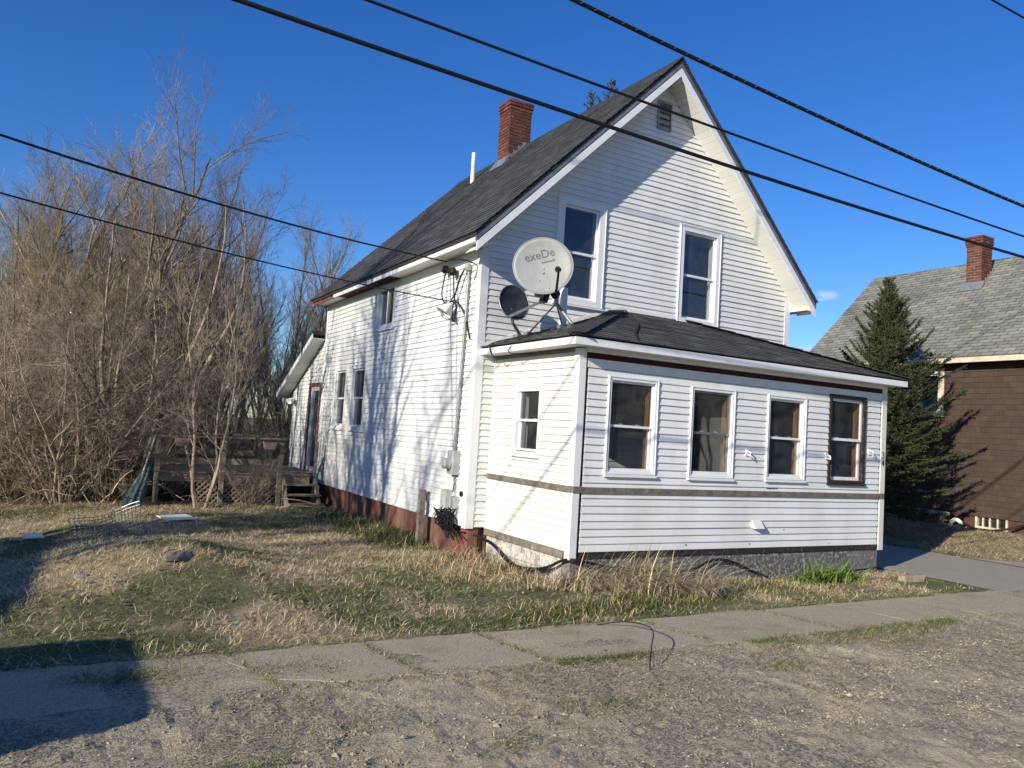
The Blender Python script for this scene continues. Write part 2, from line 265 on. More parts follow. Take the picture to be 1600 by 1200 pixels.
def jw(i, y): return ((.5 if i in (1, 2) else .09)*(fbm(y, y*0+i, 1.7, i)-.5)+.05*(vn(y, y*0+i*3, 9, i)-.5))
def slab_lo(x): return -4.86+.15*(fbm(x, x*0, 1.0, 6)-.5)+.05*(vn(x, x*0, 7, 3)-.5)+.03*(vn(x, x*0, 19, 5)-.5)
def slab_hi(x): return -3.90+.12*(fbm(x, x*0, 1.2, 9)-.5)+.04*(vn(x, x*0, 9, 5)-.5)
for si in range(len(joints)-1):
    if si == 1: continue                                   # this slab has crumbled into gravel
    a, b = joints[si], joints[si+1]; T, U = np.meshgrid(np.linspace(0, 1, 40), np.linspace(0, 1, 14)); xb = a+(b-a)*T; yb = slab_lo(xb)*(1-U)+slab_hi(xb)*U
    if si == 2: yb = yb+.22*(1-T)**3*(1-U)-.12*(1-T)**4*U
    gp = .007 if si != 4 else .014; xx = xb+(1-T)*(jw(si, yb)+gp)+T*(jw(si+1, yb)-gp)-(yb+4.35)*.22; hh = .008+rng.uniform(0, .003); tl = rng.uniform(-.005, .005)
    zt_ = GZ+hh+tl*(T-.5)+.006*(fbm(xx, yb, 2.2)-.5); n_ = T.size; ii = np.arange(n_).reshape(T.shape); Vt = np.stack([xx, yb, zt_], -1).reshape(-1, 3); rim_ = np.concatenate([ii[0], ii[1:, -1], ii[-1, -2::-1], ii[-2:0:-1, 0]]); Vb = Vt[rim_].copy(); Vb[:, 2] -= .06
    q = np.stack([ii[:-1, :-1], ii[:-1, 1:], ii[1:, 1:], ii[1:, :-1]], -1).reshape(-1, 4); kk = np.arange(len(rim_)); q2 = np.stack([rim_, n_+kk, n_+np.roll(kk, -1), np.roll(rim_, -1)], -1)
    npmesh('paving_slab', np.concatenate([Vt, Vb]), np.concatenate([q, q2]), m_walk, walk)
drv = sheet('driveway', np.concatenate([np.arange(6.72, 10.0, .1)]), lambda x: -4.75+0*x-.0*x, lambda x: 12.+0*x, 60, .011, m_drive); drv['kind'] = 'structure'
apr = sheet('driveway_apron', np.arange(9.98, 22, .12), lambda x: -4.6+0*x, lambda x: -2.75+.12*(fbm(x, x*0, 1.2, 5)-.5)+1.6*np.exp(-(x-9.9)/.5)-.02*(x-10), 10, .013, m_drive); apr['kind'] = 'structure'

# ------------------------------------------------------------------ wall / window / roof builders
def frame(O, U, Nn):
    O = Vector(O); U = Vector(U); Nn = Vector(Nn)
    return lambda u, z, n: O+U*u+Vector((0, 0, z))+Nn*n
def wall(house, name, F, u0, u1, zb, holes, top, mat_in, th=.12, boards=None, c=.0963, mat=None, lz=None, wav=.002, skip=()):
    """sheathing with real openings; boards=(z start, list of belts to skip); top(u)->z"""
    mb = MB(); us = sorted(set([u0, u1]+[h[0] for h in holes]+[h[1] for h in holes]+([lz] if lz else [])))
    us = [u for u in us if u0 <= u <= u1]
    for a, b in zip(us[:-1], us[1:]):
        hs = sorted([h for h in holes if h[0] < b-1e-6 and h[1] > a+1e-6], key=lambda h: h[2]); z = zb
        for h in hs:
            if h[2] > z: mb.fbox(F, a, b, z, h[2], -th, 0)
            z = h[3]
        mb.hexa([F(a, z, -th), F(b, z, -th), F(b, z, 0), F(a, z, 0), F(a, top(a), -th), F(b, top(b), -th), F(b, top(b), 0), F(a, top(a), 0)])
    wl = mb.build(name, mat_in, house)
    if boards:
        z = boards[0]; mat = mat or m_vinyl
        while z < boards[1]-.01:
            z1 = min(z+c, boards[1]); zz = z; z += c
            if any(s0 < (zz+z1)/2 < s1 for s0, s1 in skip): continue
            # usable span, clipped by the roof line
            def span(zq):
                if zq <= min(top(u0), top(u1)): return u0, u1
                us_ = np.linspace(u0, u1, 600); ok = np.array([top(u) for u in us_]) >= zq
                return (us_[ok][0], us_[ok][-1]) if ok.any() else ((u0+u1)/2, (u0+u1)/2)
            a0, b0 = span(zz); a1, b1 = span(z1+.004)
            if b0-a0 < .06: continue
            cuts = sorted([(h[0], h[1]) for h in holes if h[2] < (zz+z1)/2 < h[3]]); segs = []; s = None; cur = (a0, a1)
            for h0, h1 in cuts:
                if h0-cur[0] > .02: segs.append((cur, (h0, h0)))
                cur = (h1, h1)
            if b0-cur[0] > .02: segs.append((cur, (b0, b1)))
            seg2 = []
            for (p0, p1), (q0, q1) in segs:
                if q0-p0 > 2.2 and rng.random() < .55: cj = p0+(q0-p0)*rng.uniform(.25, .75); seg2 += [((p0, p1), (cj-.001, cj-.001)), ((cj+.001, cj+.001), (q0, q1))]
                else: seg2.append(((p0, p1), (q0, q1)))
            for (p0, p1), (q0, q1) in seg2:
                n = max(1, int((q0-p0)/.45)); bm = MB(); ph = rng.uniform(0, 99); lip = .023+rng.uniform(-.002, .003)
                k = np.linspace(0, 1, n+1); wv = wav*(vn(k*(q0-p0)*1.7+ph, k*0+zz*3, 1)*2-1)*np.sin(np.pi*k)**.5 if n > 2 else np.zeros(n+1); sag = .25*wv
                for i in range(n+1):
                    ub = p0+(q0-p0)*k[i]; ut = p1+(q1-p1)*k[i]
                    bm.v += [tuple(F(ub, zz+sag[i], .001)), tuple(F(ub, zz+sag[i], lip+wv[i])), tuple(F(ub, zz+.006+sag[i], lip+.001+wv[i])), tuple(F(ut, z1+.004, .005+.4*wv[i]))]
                for i in range(n):
                    for j in range(3): q = (i*4+j, i*4+j+1, (i+1)*4+j+1, (i+1)*4+j); bm.f.append(q)
                bm.f.append((0, 3, 2, 1)); bm.f.append(tuple(n*4+j for j in (0, 1, 2, 3)))
                bm.build('siding_board', mat, wl)
    return wl
def window(house, F, u0, u1, z0, z1, cas=.075, mat=None, slider=False, proud=.03, jamb=None, sill=True, label=None, sash=.038, curtain=None, split=.5, sashmat=None):
    mat = mat or m_trim; sm = sashmat or m_trim; wn = MB().ring(F, u0, u1, z0, z1, cas, -.03, proud, tb=cas*.75, tt=cas)
    wn = wn.build('window', mat, house)
    if label: wn['label'] = label
    a, b, c, d = u0+cas, u1-cas, z0+cas*.75, z1-cas
    rv = MB().ring(F, u0+.008, u1-.008, z0+.008, z1-.008, .012, proud, proud+.010); rv.build('edge_bead', mat, wn)
    j = MB().ring(F, a-.012, b+.012, c-.012, d+.012, .040 if jamb else .0118, -.150 if jamb else -.17, -.0695 if jamb else -.031); j.build('jamb', jamb or m_trim, wn)
    if slider:
        m_ = (a+b)/2
        MB().ring(F, a+.001, m_+.02, c+.001, d-.001, sash, -.035, -.008).build('sash', sm, wn); MB().ring(F, m_-.02, b-.001, c+.001, d-.001, sash, -.068, -.0365).build('sash', sm, wn)
        MB().fbox(F, a+sash, m_+.02-sash, c+sash, d-sash, -.024, -.020).build('pane', m_glass, wn); MB().fbox(F, m_-.02+sash, b-sash, c+sash, d-sash, -.054, -.050).build('pane', m_glass, wn)
    else:
        m_ = c+(d-c)*split
        MB().ring(F, a+.001, b-.001, m_-.018, d-.001, sash, -.035, -.008).build('sash', sm, wn); MB().ring(F, a+.001, b-.001, c+.001, m_+.018, sash, -.068, -.0365, tb=sash*1.3).build('sash', sm, wn)
        MB().fbox(F, a+sash, b-sash, m_-.018+sash, d-sash, -.024, -.020).build('pane', m_glass, wn); MB().fbox(F, a+sash, b-sash, c+sash*1.3, m_+.018-sash, -.054, -.050).build('pane', m_glass, wn)
        lk = MB().fbox(F, a+(b-a)*.28, a+(b-a)*.28+.05, m_+.0185, m_+.03, -.06, -.036); lk.fbox(F, a+(b-a)*.66, a+(b-a)*.66+.05, m_+.0185, m_+.03, -.06, -.036); lk.build('sash_lock', m_trim, wn)
    if sill: MB().hexa([F(u0-.01, z0-.03, .0175), F(u1+.01, z0-.03, .0175), F(u1+.01, z0-.03, proud+.03), F(u0-.01, z0-.03, proud+.03), F(u0-.01, z0+.004, .0175), F(u1+.01, z0+.004, .0175), F(u1+.01, z0-.006, proud+.03), F(u0-.01, z0-.006, proud+.03)]).build('sill', mat, wn)
    if curtain:
        k0, k1, zc0, zc1 = curtain; MB().hexa([F(a+(b-a)*k0, c+.02, -.5), F(a+(b-a)*k1, c+.02, -.5), F(a+(b-a)*k1, c+.02, -.49), F(a+(b-a)*k0, c+.02, -.49), F(a+(b-a)*k0, c+(d-c)*zc0, -.5), F(a+(b-a)*k1, c+(d-c)*zc1, -.5), F(a+(b-a)*k1, c+(d-c)*zc1, -.49), F(a+(b-a)*k0, c+(d-c)*zc0, -.49)]).build('interior_board', m_curtain, wn)
    return wn
def clip2(poly, a, b):    # keep left of a->b
    out = []
    for i in range(len(poly)):
        p, q = poly[i-1], poly[i]; f = lambda s: (b[0]-a[0])*(s[1]-a[1])-(b[1]-a[1])*(s[0]-a[0]); fp, fq = f(p), f(q)
        if (fp >= 0) != (fq >= 0): t = fp/(fp-fq); out.append((p[0]+(q[0]-p[0])*t, p[1]+(q[1]-p[1])*t))
        if fq >= 0: out.append(q)
    return out
def shingles(parent, O, A, S, poly, mat, cols, ex=.14, tw=.31, lift=.012, name='shingles', jit=.15, wr=.0, thick=.006, extra=None, g=.004):
    """tabs over a convex roof polygon given in (along A, up S) metres, CCW"""
    O = Vector(O); A = Vector(A).normalized(); S = Vector(S).normalized(); Nn = A.cross(S)
    if Nn.z < 0 and abs(Nn.z) > 1e-3: Nn = -Nn
    if abs(Nn.z) <= 1e-3 and extra is not None: Nn = Vector(extra)
    xs = [p[0] for p in poly]; ys = [p[1] for p in poly]; mb = MB(); r = 0; y = min(ys)
    while y < max(ys):
        x = min(xs)-tw*((r*.5) % 1)-rng.uniform(0, .06)
        while x < max(xs):
            wd = tw*(1+rng.uniform(-wr, wr)); dn = rng.uniform(-.004, .004)
            q = [(x+g, y+dn), (x+wd-g, y+dn), (x+wd-g, y+ex*1.12), (x+g, y+ex*1.12)]
            for i in range(len(poly)):
                q = clip2(q, poly[i-1], poly[i])
                if len(q) < 3: break
            if len(q) >= 3:
                cc = cols[rng.integers(len(cols))]; k = 1+rng.uniform(-jit, jit); cc = tuple(v*k for v in cc); li = lift*(1+rng.uniform(-.2, .35))
                P = [O+A*p[0]+S*p[1]+Nn*(thick+li*(1-min(1, max(0, (p[1]-y)/(ex*1.12))))) for p in q]; mb.face(P, cc)
                lo = [p for p in q if p[1] < y+.02]
                if len(lo) >= 2:
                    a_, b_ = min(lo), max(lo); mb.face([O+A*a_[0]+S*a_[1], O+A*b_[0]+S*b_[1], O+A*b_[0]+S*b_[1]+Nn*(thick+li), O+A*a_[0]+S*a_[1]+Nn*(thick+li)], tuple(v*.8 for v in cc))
            x += wd
        y += ex; r += 1
    o = mb.build(name, mat, parent); o['kind'] = 'stuff'; return o
unit_brick = None
def chimney(house, x0, x1, y0, y1, z0, z1, course=.075, bl=.21, corbel=(2, 1)):
    global unit_brick
    if unit_brick is None:
        mb = MB(); b_ = .06; 
        mb.hexa([(-.5+.02, -.5, -.5+b_), (.5-.02, -.5, -.5+b_), (.5, .5, -.5), (-.5, .5, -.5), (-.5+.02, -.5, .5-b_), (.5-.02, -.5, .5-b_), (.5, .5, .5), (-.5, .5, .5)])
        unit_brick = bpy.data.meshes.new('brick'); unit_brick.from_pydata(mb.v, [], mb.f); unit_brick.materials.append(m_brick)
    ch = MB().box(x0+.012, x1-.012, y0+.012, y1-.012, z0, z1-.012).build('chimney', m_mortar, house)
    n = int((z1-z0)/course); cx, cy = (x0+x1)/2, (y0+y1)/2
    for k in range(n):
        z = z1-(k+.5)*course; gr = .03 if k < corbel[0] else (.014 if k < corbel[0]+corbel[1] else 0)
        for (ax, L, dpt, rz, d) in (('x', x1-x0, (y1-y0)/2, 0, -1), ('y', y1-y0, (x1-x0)/2, -math.pi/2, -1), ('x', x1-x0, (y1-y0)/2, math.pi, 1), ('y', y1-y0, (x1-x0)/2, math.pi/2, 1)):
            L = L+2*gr; s = -L/2; first = bl*.5 if (k+(ax == 'y')) % 2 else bl
            while s < L/2-.01:
                e = min(s+first, L/2); first = bl
                if L/2-e < .05: e = L/2
                o = link('brick', unit_brick, ch); m = (s+e)/2; off = dpt+gr-.02+rng.uniform(-.003, .003)
                if ax == 'x': loc = (cx+m*(1 if d < 0 else -1), cy+d*off, z)
                else: loc = (cx+d*off, cy+m, z)
                o.location = loc; o.rotation_euler = (0, 0, rz); o.scale = (e-s-.008, .044, course-.010); s = e
    return ch

# ------------------------------------------------------------------ the white house
L, W, D = 7.886, 6.6, 2.261; PX0, PX1 = .316, 6.378
house = empty('white_house', (0, 0, GZ), 'white two-storey gabled house with enclosed front porch and dark shingle roof', 'house')
FL = frame((0, 0, 0), (0, 1, 0), (-1, 0, 0)); FF = frame((0, 0, 0), (1, 0, 0), (0, -1, 0)); FR = frame((W, 0, 0), (0, 1, 0), (1, 0, 0)); FB = frame((0, L, 0), (1, 0, 0), (0, 1, 0))
RX, RZ = 3.31, 7.915; EZ = 4.29; EXL, EXR = -.35, 6.88
sL = (RZ-EZ)/(RX-EXL); sR = (RZ-4.24)/(EXR-RX)
def rooftop(x): return RZ-(RX-x)*sL if x < RX else RZ-(x-RX)*sR
gtop = lambda u: rooftop(u)-.16
h_left = [(3.5, 4.47, 3.27, 4.22), (6.07, 6.93, 1.28, 2.64), (4.84, 5.75, 1.28, 2.64)]
wall(house, 'wall', FL, .0, L, 0, [(a+.06, b-.06, c+.06, d-.06) for a, b, c, d in h_left], lambda u: 4.28, m_sheath, boards=(0, 4.2), wav=.004)
h_front = [(1.25, 2.21, 3.52, 5.26), (3.80, 4.78, 3.52, 5.25), (3.17, 3.48, 6.8, 7.29)]
wall(house, 'gable_wall', FF, .0, W, 0, [(a+.06, b-.06, c+.06, d-.06) for a, b, c, d in h_front[:2]]+[(3.9, 4.75, .1, 2.1)], gtop, m_sheath, lz=RX, boards=(0, 7.7), wav=.0035)
wall(house, 'wall', FR, .121, L, 0, [], lambda u: 4.2, m_sheath, boards=(0, 4.15)); wall(house, 'wall', FB, .121, W-.121, 0, [], gtop, m_vinyl, lz=RX)
MB().box(.13, W-.13, .13, L-.13, 2.72, 2.80).build('upper_floor', m_floor, house); MB().box(.13, W-.13, .13, L-.13, -.1, -.02).build('ground_floor', m_floor, house)
MB().box(.13, W-.13, 3.1, 3.16, -.02, 4.2).build('partition', m_curtain, house)
# red foundation
fd = MB()
for a, b in zip(np.arange(0, L, 1.22), list(np.arange(1.22, L, 1.22))+[L]): fd.box(.03+rng.uniform(0, .012), .2, a+.004, b-.004, -.9, -.004)
fd.box(.2, W-.05, .05, .25, -.9, -.004); fd.box(W-.25, W-.04, .25, L, -.9, -.004); fd.box(.2, W-.25, L-.2, L-.02, -.9, -.004); fd.build('foundation', m_found_red, house)
# corner posts
cp = MB(); cp.box(-.028, -.0, -.028, .105, -.02, 4.16); cp.box(-.0, .10, -.028, -.0, -.02, 4.22); cp.build('corner_post', m_trim, house)
cp = MB(); cp.box(-.028, 0, L-.105, L+.028, -.02, 4.2); cp.build('corner_post', m_trim, house)
cp = MB(); cp.box(W-.10, W+.028, -.028, -.001, 2.4, 4.3); cp.box(W+.001, W+.028, -.001, .1, 0, 4.2); cp.build('corner_post', m_trim, house)
# windows of the main block
window(house, FL, *h_left[0], slider=True, cas=.07); window(house, FL, *h_left[1], cas=.08); window(house, FL, *h_left[2], cas=.08)
window(house, FF, *h_front[0], cas=.135, proud=.04); window(house, FF, *h_front[1], cas=.105, proud=.04)
v = MB().ring(FF, *h_front[2], .028, .012, .045).build('gable_vent', m_galv, house)
MB().fbox(FF, 3.19, 3.46, 6.82, 7.27, .0185, .020).build('backing', m_black, v)
for k in range(8):
    z = 6.835+k*.054; MB().hexa([FF(3.2, z, .036), FF(3.45, z, .036), FF(3.45, z+.004, .036), FF(3.2, z+.004, .036), FF(3.2, z+.042, .021), FF(3.45, z+.042, .021), FF(3.45, z+.046, .021), FF(3.2, z+.046, .021)]).build('louvre', m_galv, v)
# roof
YF, YB = -.43, 8.2
rf = MB()
for xa, za, xb, zb_ in ((EXL, EZ, RX, RZ), (RX, RZ, EXR, 4.24)):
    rf.hexa([(xa, YF, za-.07), (xb, YF, zb_-.07), (xb, YB, zb_-.07), (xa, YB, za-.07), (xa, YF, za-.004), (xb, YF, zb_-.004), (xb, YB, zb_-.004), (xa, YB, za-.004)])
roof = rf.build('roof', m_shingle_under, house)
SH = [(.066, .068, .072), (.076, .078, .082), (.054, .057, .062), (.086, .088, .092), (.060, .063, .067)]
lsl = math.hypot(RX-EXL, RZ-EZ); shingles(roof, (EXL-.02, YB, EZ-.02), (0, -1, 0), (RX-EXL, 0, RZ-EZ), [(0, 0), (YB-YF+.02, 0), (YB-YF+.02, lsl+.02), (0, lsl+.02)], m_shingle, SH, wr=.25, jit=.2, lift=.012)
lsr = math.hypot(EXR-RX, RZ-4.24); shingles(roof, (EXR+.02, YF-.02, 4.22), (0, 1, 0), (RX-EXR, 0, RZ-4.24), [(0, 0), (YB-YF+.02, 0), (YB-YF+.02, lsr+.02), (0, lsr+.02)], m_shingle, SH, wr=.25, jit=.2, lift=.012)
rc = MB(); rc.hexa([(RX-.14, YF-.02, RZ-.125), (RX, YF-.02, RZ+.02), (RX, YB, RZ+.02), (RX-.14, YB, RZ-.125), (RX-.14, YF-.02, RZ-.11), (RX, YF-.02, RZ+.04), (RX, YB, RZ+.04), (RX-.14, YB, RZ-.11)])
rc.hexa([(RX, YF-.02, RZ+.02), (RX+.14, YF-.02, RZ-.13), (RX+.14, YB, RZ-.13), (RX, YB, RZ+.02), (RX, YF-.02, RZ+.04), (RX+.14, YF-.02, RZ-.115), (RX+.14, YB, RZ-.115), (RX, YB, RZ+.04)]); rc.build('ridge_cap', m_shingle_under, roof)
# rake boards, drip edge, soffits
def slopebar(x0, z0, x1, z1, y0, y1, d0, d1): return [(x0, y0, z0-d1), (x1, y0, z1-d1), (x1, y1, z1-d1), (x0, y1, z0-d1), (x0, y0, z0-d0), (x1, y0, z1-d0), (x1, y1, z1-d0), (x0, y1, z0-d0)]
for xa, za, xb, zb_ in ((EXL, EZ, RX-.002, RZ), (EXR, 4.24, RX+.002, RZ)):
    MB().hexa(slopebar(xa, za, xb, zb_, YF+.004, YF+.03, .072, .15)).build('drip_edge', m_drip, house)
    MB().hexa(slopebar(xa+.02*(1 if xa < RX else -1), za+.0, xb, zb_-.02, YF-.004, YF+.028, .152, .29)).build('rake_board', m_fascia, house)
MB().hexa(slopebar(EXL+.04, EZ, RX-.004, RZ-.04, YF+.03, -.03, .25, .262)).build('soffit', m_soffit, house)
n = 44
for k in range(n):
    t0 = k/n; t1 = (k+.93)/n; xa = RX+.02+(EXR-.05-RX)*t0; xb = RX+.02+(EXR-.05-RX)*t1; za = RZ-(xa-RX)*sR; zb_ = RZ-(xb-RX)*sR
    MB().hexa(slopebar(xa, za, xb, zb_, YF+.03, -.02, .26, .272)).build('soffit_panel', m_soffit, house)
MB().hexa(slopebar(RX+.01, RZ-.01*sR, EXR-.05, 4.28, YF+.03, -.02, .245, .256)).build('soffit_backing', m_sheath, house)
# left eave
MB().box(EXL+.02, EXL+.045, YF+.03, 6.5, 4.145, 4.262).build('fascia', m_fascia, house)
MB().box(EXL+.035, EXL+.06, 6.5, YB-.02, 4.14, 4.235).build('bare_fascia', m_redwood, house)
MB().box(EXL+.045, -.0, YF+.06, 3.2, 4.16, 4.172).build('soffit', m_soffit, house); MB().box(EXL+.045, -.001, 3.2, 6.4, 4.165, 4.175).build('bare_soffit', m_darkred, house)
MB().box(EXL+.1, -.002, 6.4, YB-.03, 4.162, 4.174).build('soffit', m_soffit, house)
MB().box(-.04, -.02, .11, 7.7, 4.03, 4.16).build('frieze_board', m_vinyl_cream, house)
# right eave box end
MB().box(W+.03, EXR-.03, YF+.035, L, 4.05, 4.065).build('soffit', m_soffit, house); MB().box(EXR-.045, EXR-.02, YF+.03, YB-.02, 4.05, 4.16).build('fascia', m_fascia, house)
MB().hexa([(W+.03, -.04, 4.066), (EXR-.05, -.04, 4.066), (EXR-.05, -.02, 4.066), (W+.03, -.02, 4.066), (W+.03, -.04, 4.28), (EXR-.05, -.04, 4.08), (EXR-.05, -.02, 4.08), (W+.03, -.02, 4.28)]).build('eave_return', m_soffit, house)
# roof pipe and chimney
MB().tube([(2.63, 6.0, 7.1), (2.63, 6.0, 7.95)], .052, 14).build('vent_pipe', m_pvc, house)
chm = chimney(house, 2.87, 3.43, 4.77, 5.27, 7.25, 8.92)
fl = MB(); fl.hexa([(2.72, 4.70, 7.345), (2.868, 4.70, 7.49), (2.868, 5.34, 7.49), (2.72, 5.34, 7.345), (2.72, 4.70, 7.36), (2.868, 4.70, 7.60), (2.868, 5.34, 7.60), (2.72, 5.34, 7.36)]); fl.build('flashing', m_lead, chm)
for k in range(4):
    x = 2.88+k*.115; MB().box(x, x+.10, 4.738, 4.752, RZ-(RX-x)*sL-.05, RZ-(RX-x)*sL+.16).build('step_flashing', m_lead, chm)

# ------------------------------------------------------------------ porch
FP = frame((0, -D, 0), (1, 0, 0), (0, -1, 0)); FPL = frame((PX0, 0, 0), (0, 1, 0), (-1, 0, 0)); FPR = frame((PX1, 0, 0), (0, 1, 0), (1, 0, 0))
pw = [(.75, 1.59, .97, 2.24), (2.16, 3.00, .96, 2.22), (3.65, 4.485, .97, 2.22), (5.01, 5.89, .95, 2.33)]
wall(house, 'porch_front_wall', FP, PX0+.121, PX1-.121, -.05, [(a+.05, b-.05, c+.05, d-.05) for a, b, c, d in pw], lambda u: 2.56, m_sheath, th=.1, boards=(-.01, 2.30), skip=((.72, .80),), wav=.0045)
wall(house, 'porch_side_wall', FPL, -D, -.005, -.05, [(-1.38, -.77, 1.19, 2.06)], lambda u: 2.56, m_sheath, th=.1, boards=(-.01, 2.50), skip=((.72, .80),), wav=.003, mat=m_vinyl_cream)
wall(house, 'porch_side_wall', FPR, -D, -.005, -.05, [], lambda u: 2.56, m_sheath, th=.1, boards=(-.01, 2.50))
MB().box(PX0+.1, PX1-.1, -D+.1, -.01, -.06, 0).build('porch_floor', m_floor, house); MB().box(PX0+.1, PX1-.1, -D+.1, -.01, 2.50, 2.53).build('porch_ceiling', m_curtain, house)
MB().fbox(FP, PX0+.1, PX1-.06, 2.31, 2.425, .001, .02).build('frieze_board', m_vinyl, house); MB().fbox(FP, PX0+.06, PX1-.02, 2.428, 2.50, .001, .012).build('bare_frieze', m_darkred, house); MB().fbox(FP, PX0+.06, PX1-.02, 2.502, 2.555, .001, .03).build('soffit_channel', m_fascia, house)
for F_, a, b, nm in ((FP, PX0-.03, PX1+.0, 'belt_board'), (FPL, -D-.0, -.03, 'belt_board')):
    MB().hexa([F_(a, .725, .0), F_(b, .725, .0), F_(b, .725, .040), F_(a, .725, .040), F_(a, .805, .0), F_(b, .805, .0), F_(b, .797, .046), F_(a, .797, .046)]).build(nm, m_graywood, house)
MB().fbox(FP, PX0+.12, PX1-.03, -.085, -.012, .0, .012).build('sill_board', m_burnt, house); MB().fbox(FPL, -D+.12, -.03, -.105, -.014, .0, .03).build('sill_board', m_graywood, house)
for z0_, z1_ in ((-.10, .724), (.806, 2.54)):
    c_ = MB(); c_.box(PX0-.030, PX0-.001, -D-.030, -D+.085, z0_, z1_); c_.box(PX0-.001, PX0+.07, -D-.030, -D-.001, z0_, z1_); c_.build('corner_post', m_trim, house)
    c_ = MB(); c_.box(PX1-.085, PX1+.028, -D-.028, -D-.001, z0_, z1_); c_.build('corner_post', m_vinyl_cream, house)
MB().box(PX0-.026, PX0-.0005, -.06, -.019, -.03, 2.52).build('inside_corner_strip', m_trim, house)
window(house, FP, *pw[0], cas=.055, jamb=m_orange, curtain=(.12, .55, .36, .22), sash=.03); window(house, FP, *pw[1], cas=.055, jamb=m_orange, curtain=(.15, .34, .2, .55), sash=.028, sashmat=m_galv)
window(house, FP, *pw[2], cas=.055, jamb=m_orange, sash=.032); window(house, FP, *pw[3], cas=.06, jamb=m_orange, mat=m_burnt, sash=.04, label='window in a bare dark wooden frame')
window(house, FPL, -1.425, -.72, 1.13, 2.11, cas=.06, sash=.032)
fn = MB(); fn.box(PX0+.03, PX0+.2, -D+.03, -.02, -.95, -.062); fn.build('foundation', m_found_white, house)
fn = MB(); fn.box(PX0+.02, PX1-.05, -D+.015, -D+.2, -.95, -.064); fn.box(PX1-.25, PX1-.05, -D+.2, -.02, -.95, -.064); fn.build('foundation', m_found_dark, house)
# porch roof
PEX0, PEX1, PEY, PEZ = .055, 6.56, -2.52, 2.665; PH0, PH1, PHZ = 2.55, 4.06, 3.53
pr = MB(); a, b, c, d = (PEX0, PEY, PEZ), (PEX1, PEY, PEZ), (PH1, -.02, PHZ), (PH0, -.02, PHZ); e, f_ = (PEX0, -.02, PEZ), (PEX1, -.02, PEZ)
for q in ([a, b, c, d], [e, a, d], [b, f_, c], [a, e, f_, b]): pr.face(q)
proof = pr.build('porch_roof', m_shingle_under, house)
ln = math.hypot(-.02-PEY, PHZ-PEZ); PSH = [(.085, .085, .085), (.105, .102, .098), (.07, .072, .075), (.115, .11, .10)]
shingles(proof, (PEX0-.015, PEY-.02, PEZ-.003), (1, 0, 0), (0, -.02-PEY, PHZ-PEZ), [(0, 0), (PEX1-PEX0+.03, 0), (PH1-PEX0, ln+.02), (PH0-PEX0, ln+.02)], m_shingle, PSH, wr=.2, jit=.25)
l2 = math.hypot(PH0-PEX0, PHZ-PEZ); shingles(proof, (PEX0-.02, -.02, PEZ-.003), (0, -1, 0), (PH0-PEX0, 0, PHZ-PEZ), [(0, 0), (2.5+.02, 0), (0.01, l2+.02)], m_shingle, PSH, wr=.2, jit=.25)
shingles(proof, (PEX1+.02, PEY-.0, PEZ-.003), (0, 1, 0), (PH1-PEX1, 0, PHZ-PEZ), [(0, 0), (2.5, 0), (2.5, l2+.01)], m_shingle, PSH, wr=.2, jit=.25)
for P0, P1 in (((PEX0-.02, PEY-.02, PEZ+.015), (PH0, -.03, PHZ+.025)), ((PEX1+.02, PEY-.02, PEZ+.015), (PH1, -.03, PHZ+.025))):
    for k in range(13):
        p = Vector(P0).lerp(Vector(P1), k/13); q = Vector(P0).lerp(Vector(P1), (k+1.1)/13); MB().beam(p+Vector((0, 0, .012)), q, .26, .01).build('hip_cap_shingle', m_shingle_under, proof)
pf = MB(); pf.box(PEX0-.012, PEX1+.01, PEY-.012, PEY+.012, 2.552, 2.640); pf.build('porch_fascia', m_fascia, house); MB().box(PEX0-.014, PEX0+.010, PEY+.0125, -.03, 2.552, 2.640).build('porch_fascia', m_fascia, house); MB().box(PEX1-.012, PEX1+.012, PEY+.0125, -.03, 2.552, 2.640).build('porch_fascia', m_fascia, house)
MB().box(PEX0+.012, PEX1-.014, PEY+.013, -D-.005, 2.556, 2.566).build('soffit', m_soffit, house); MB().box(PEX0+.012, PX0-.03, -D-.004, -.03, 2.556, 2.566).build('soffit', m_soffit, house); MB().box(PX1+.01, PEX1-.014, -D-.004, -.03, 2.556, 2.566).build('soffit', m_soffit, house)
fl = MB(); fl.beam((PEX0+.05, -.024, PEZ+.055), (PH0, -.024, PHZ+.05), .012, .06); fl.beam((PH0, -.024, PHZ+.05), (PH1, -.024, PHZ+.05), .012, .06); fl.build('wall_flashing', m_trim, house)
MB().tube([(1.22, -.4, 3.0), (1.22, -.4, 3.68)], .058, 14).build('vent_pipe', m_pvc, house)
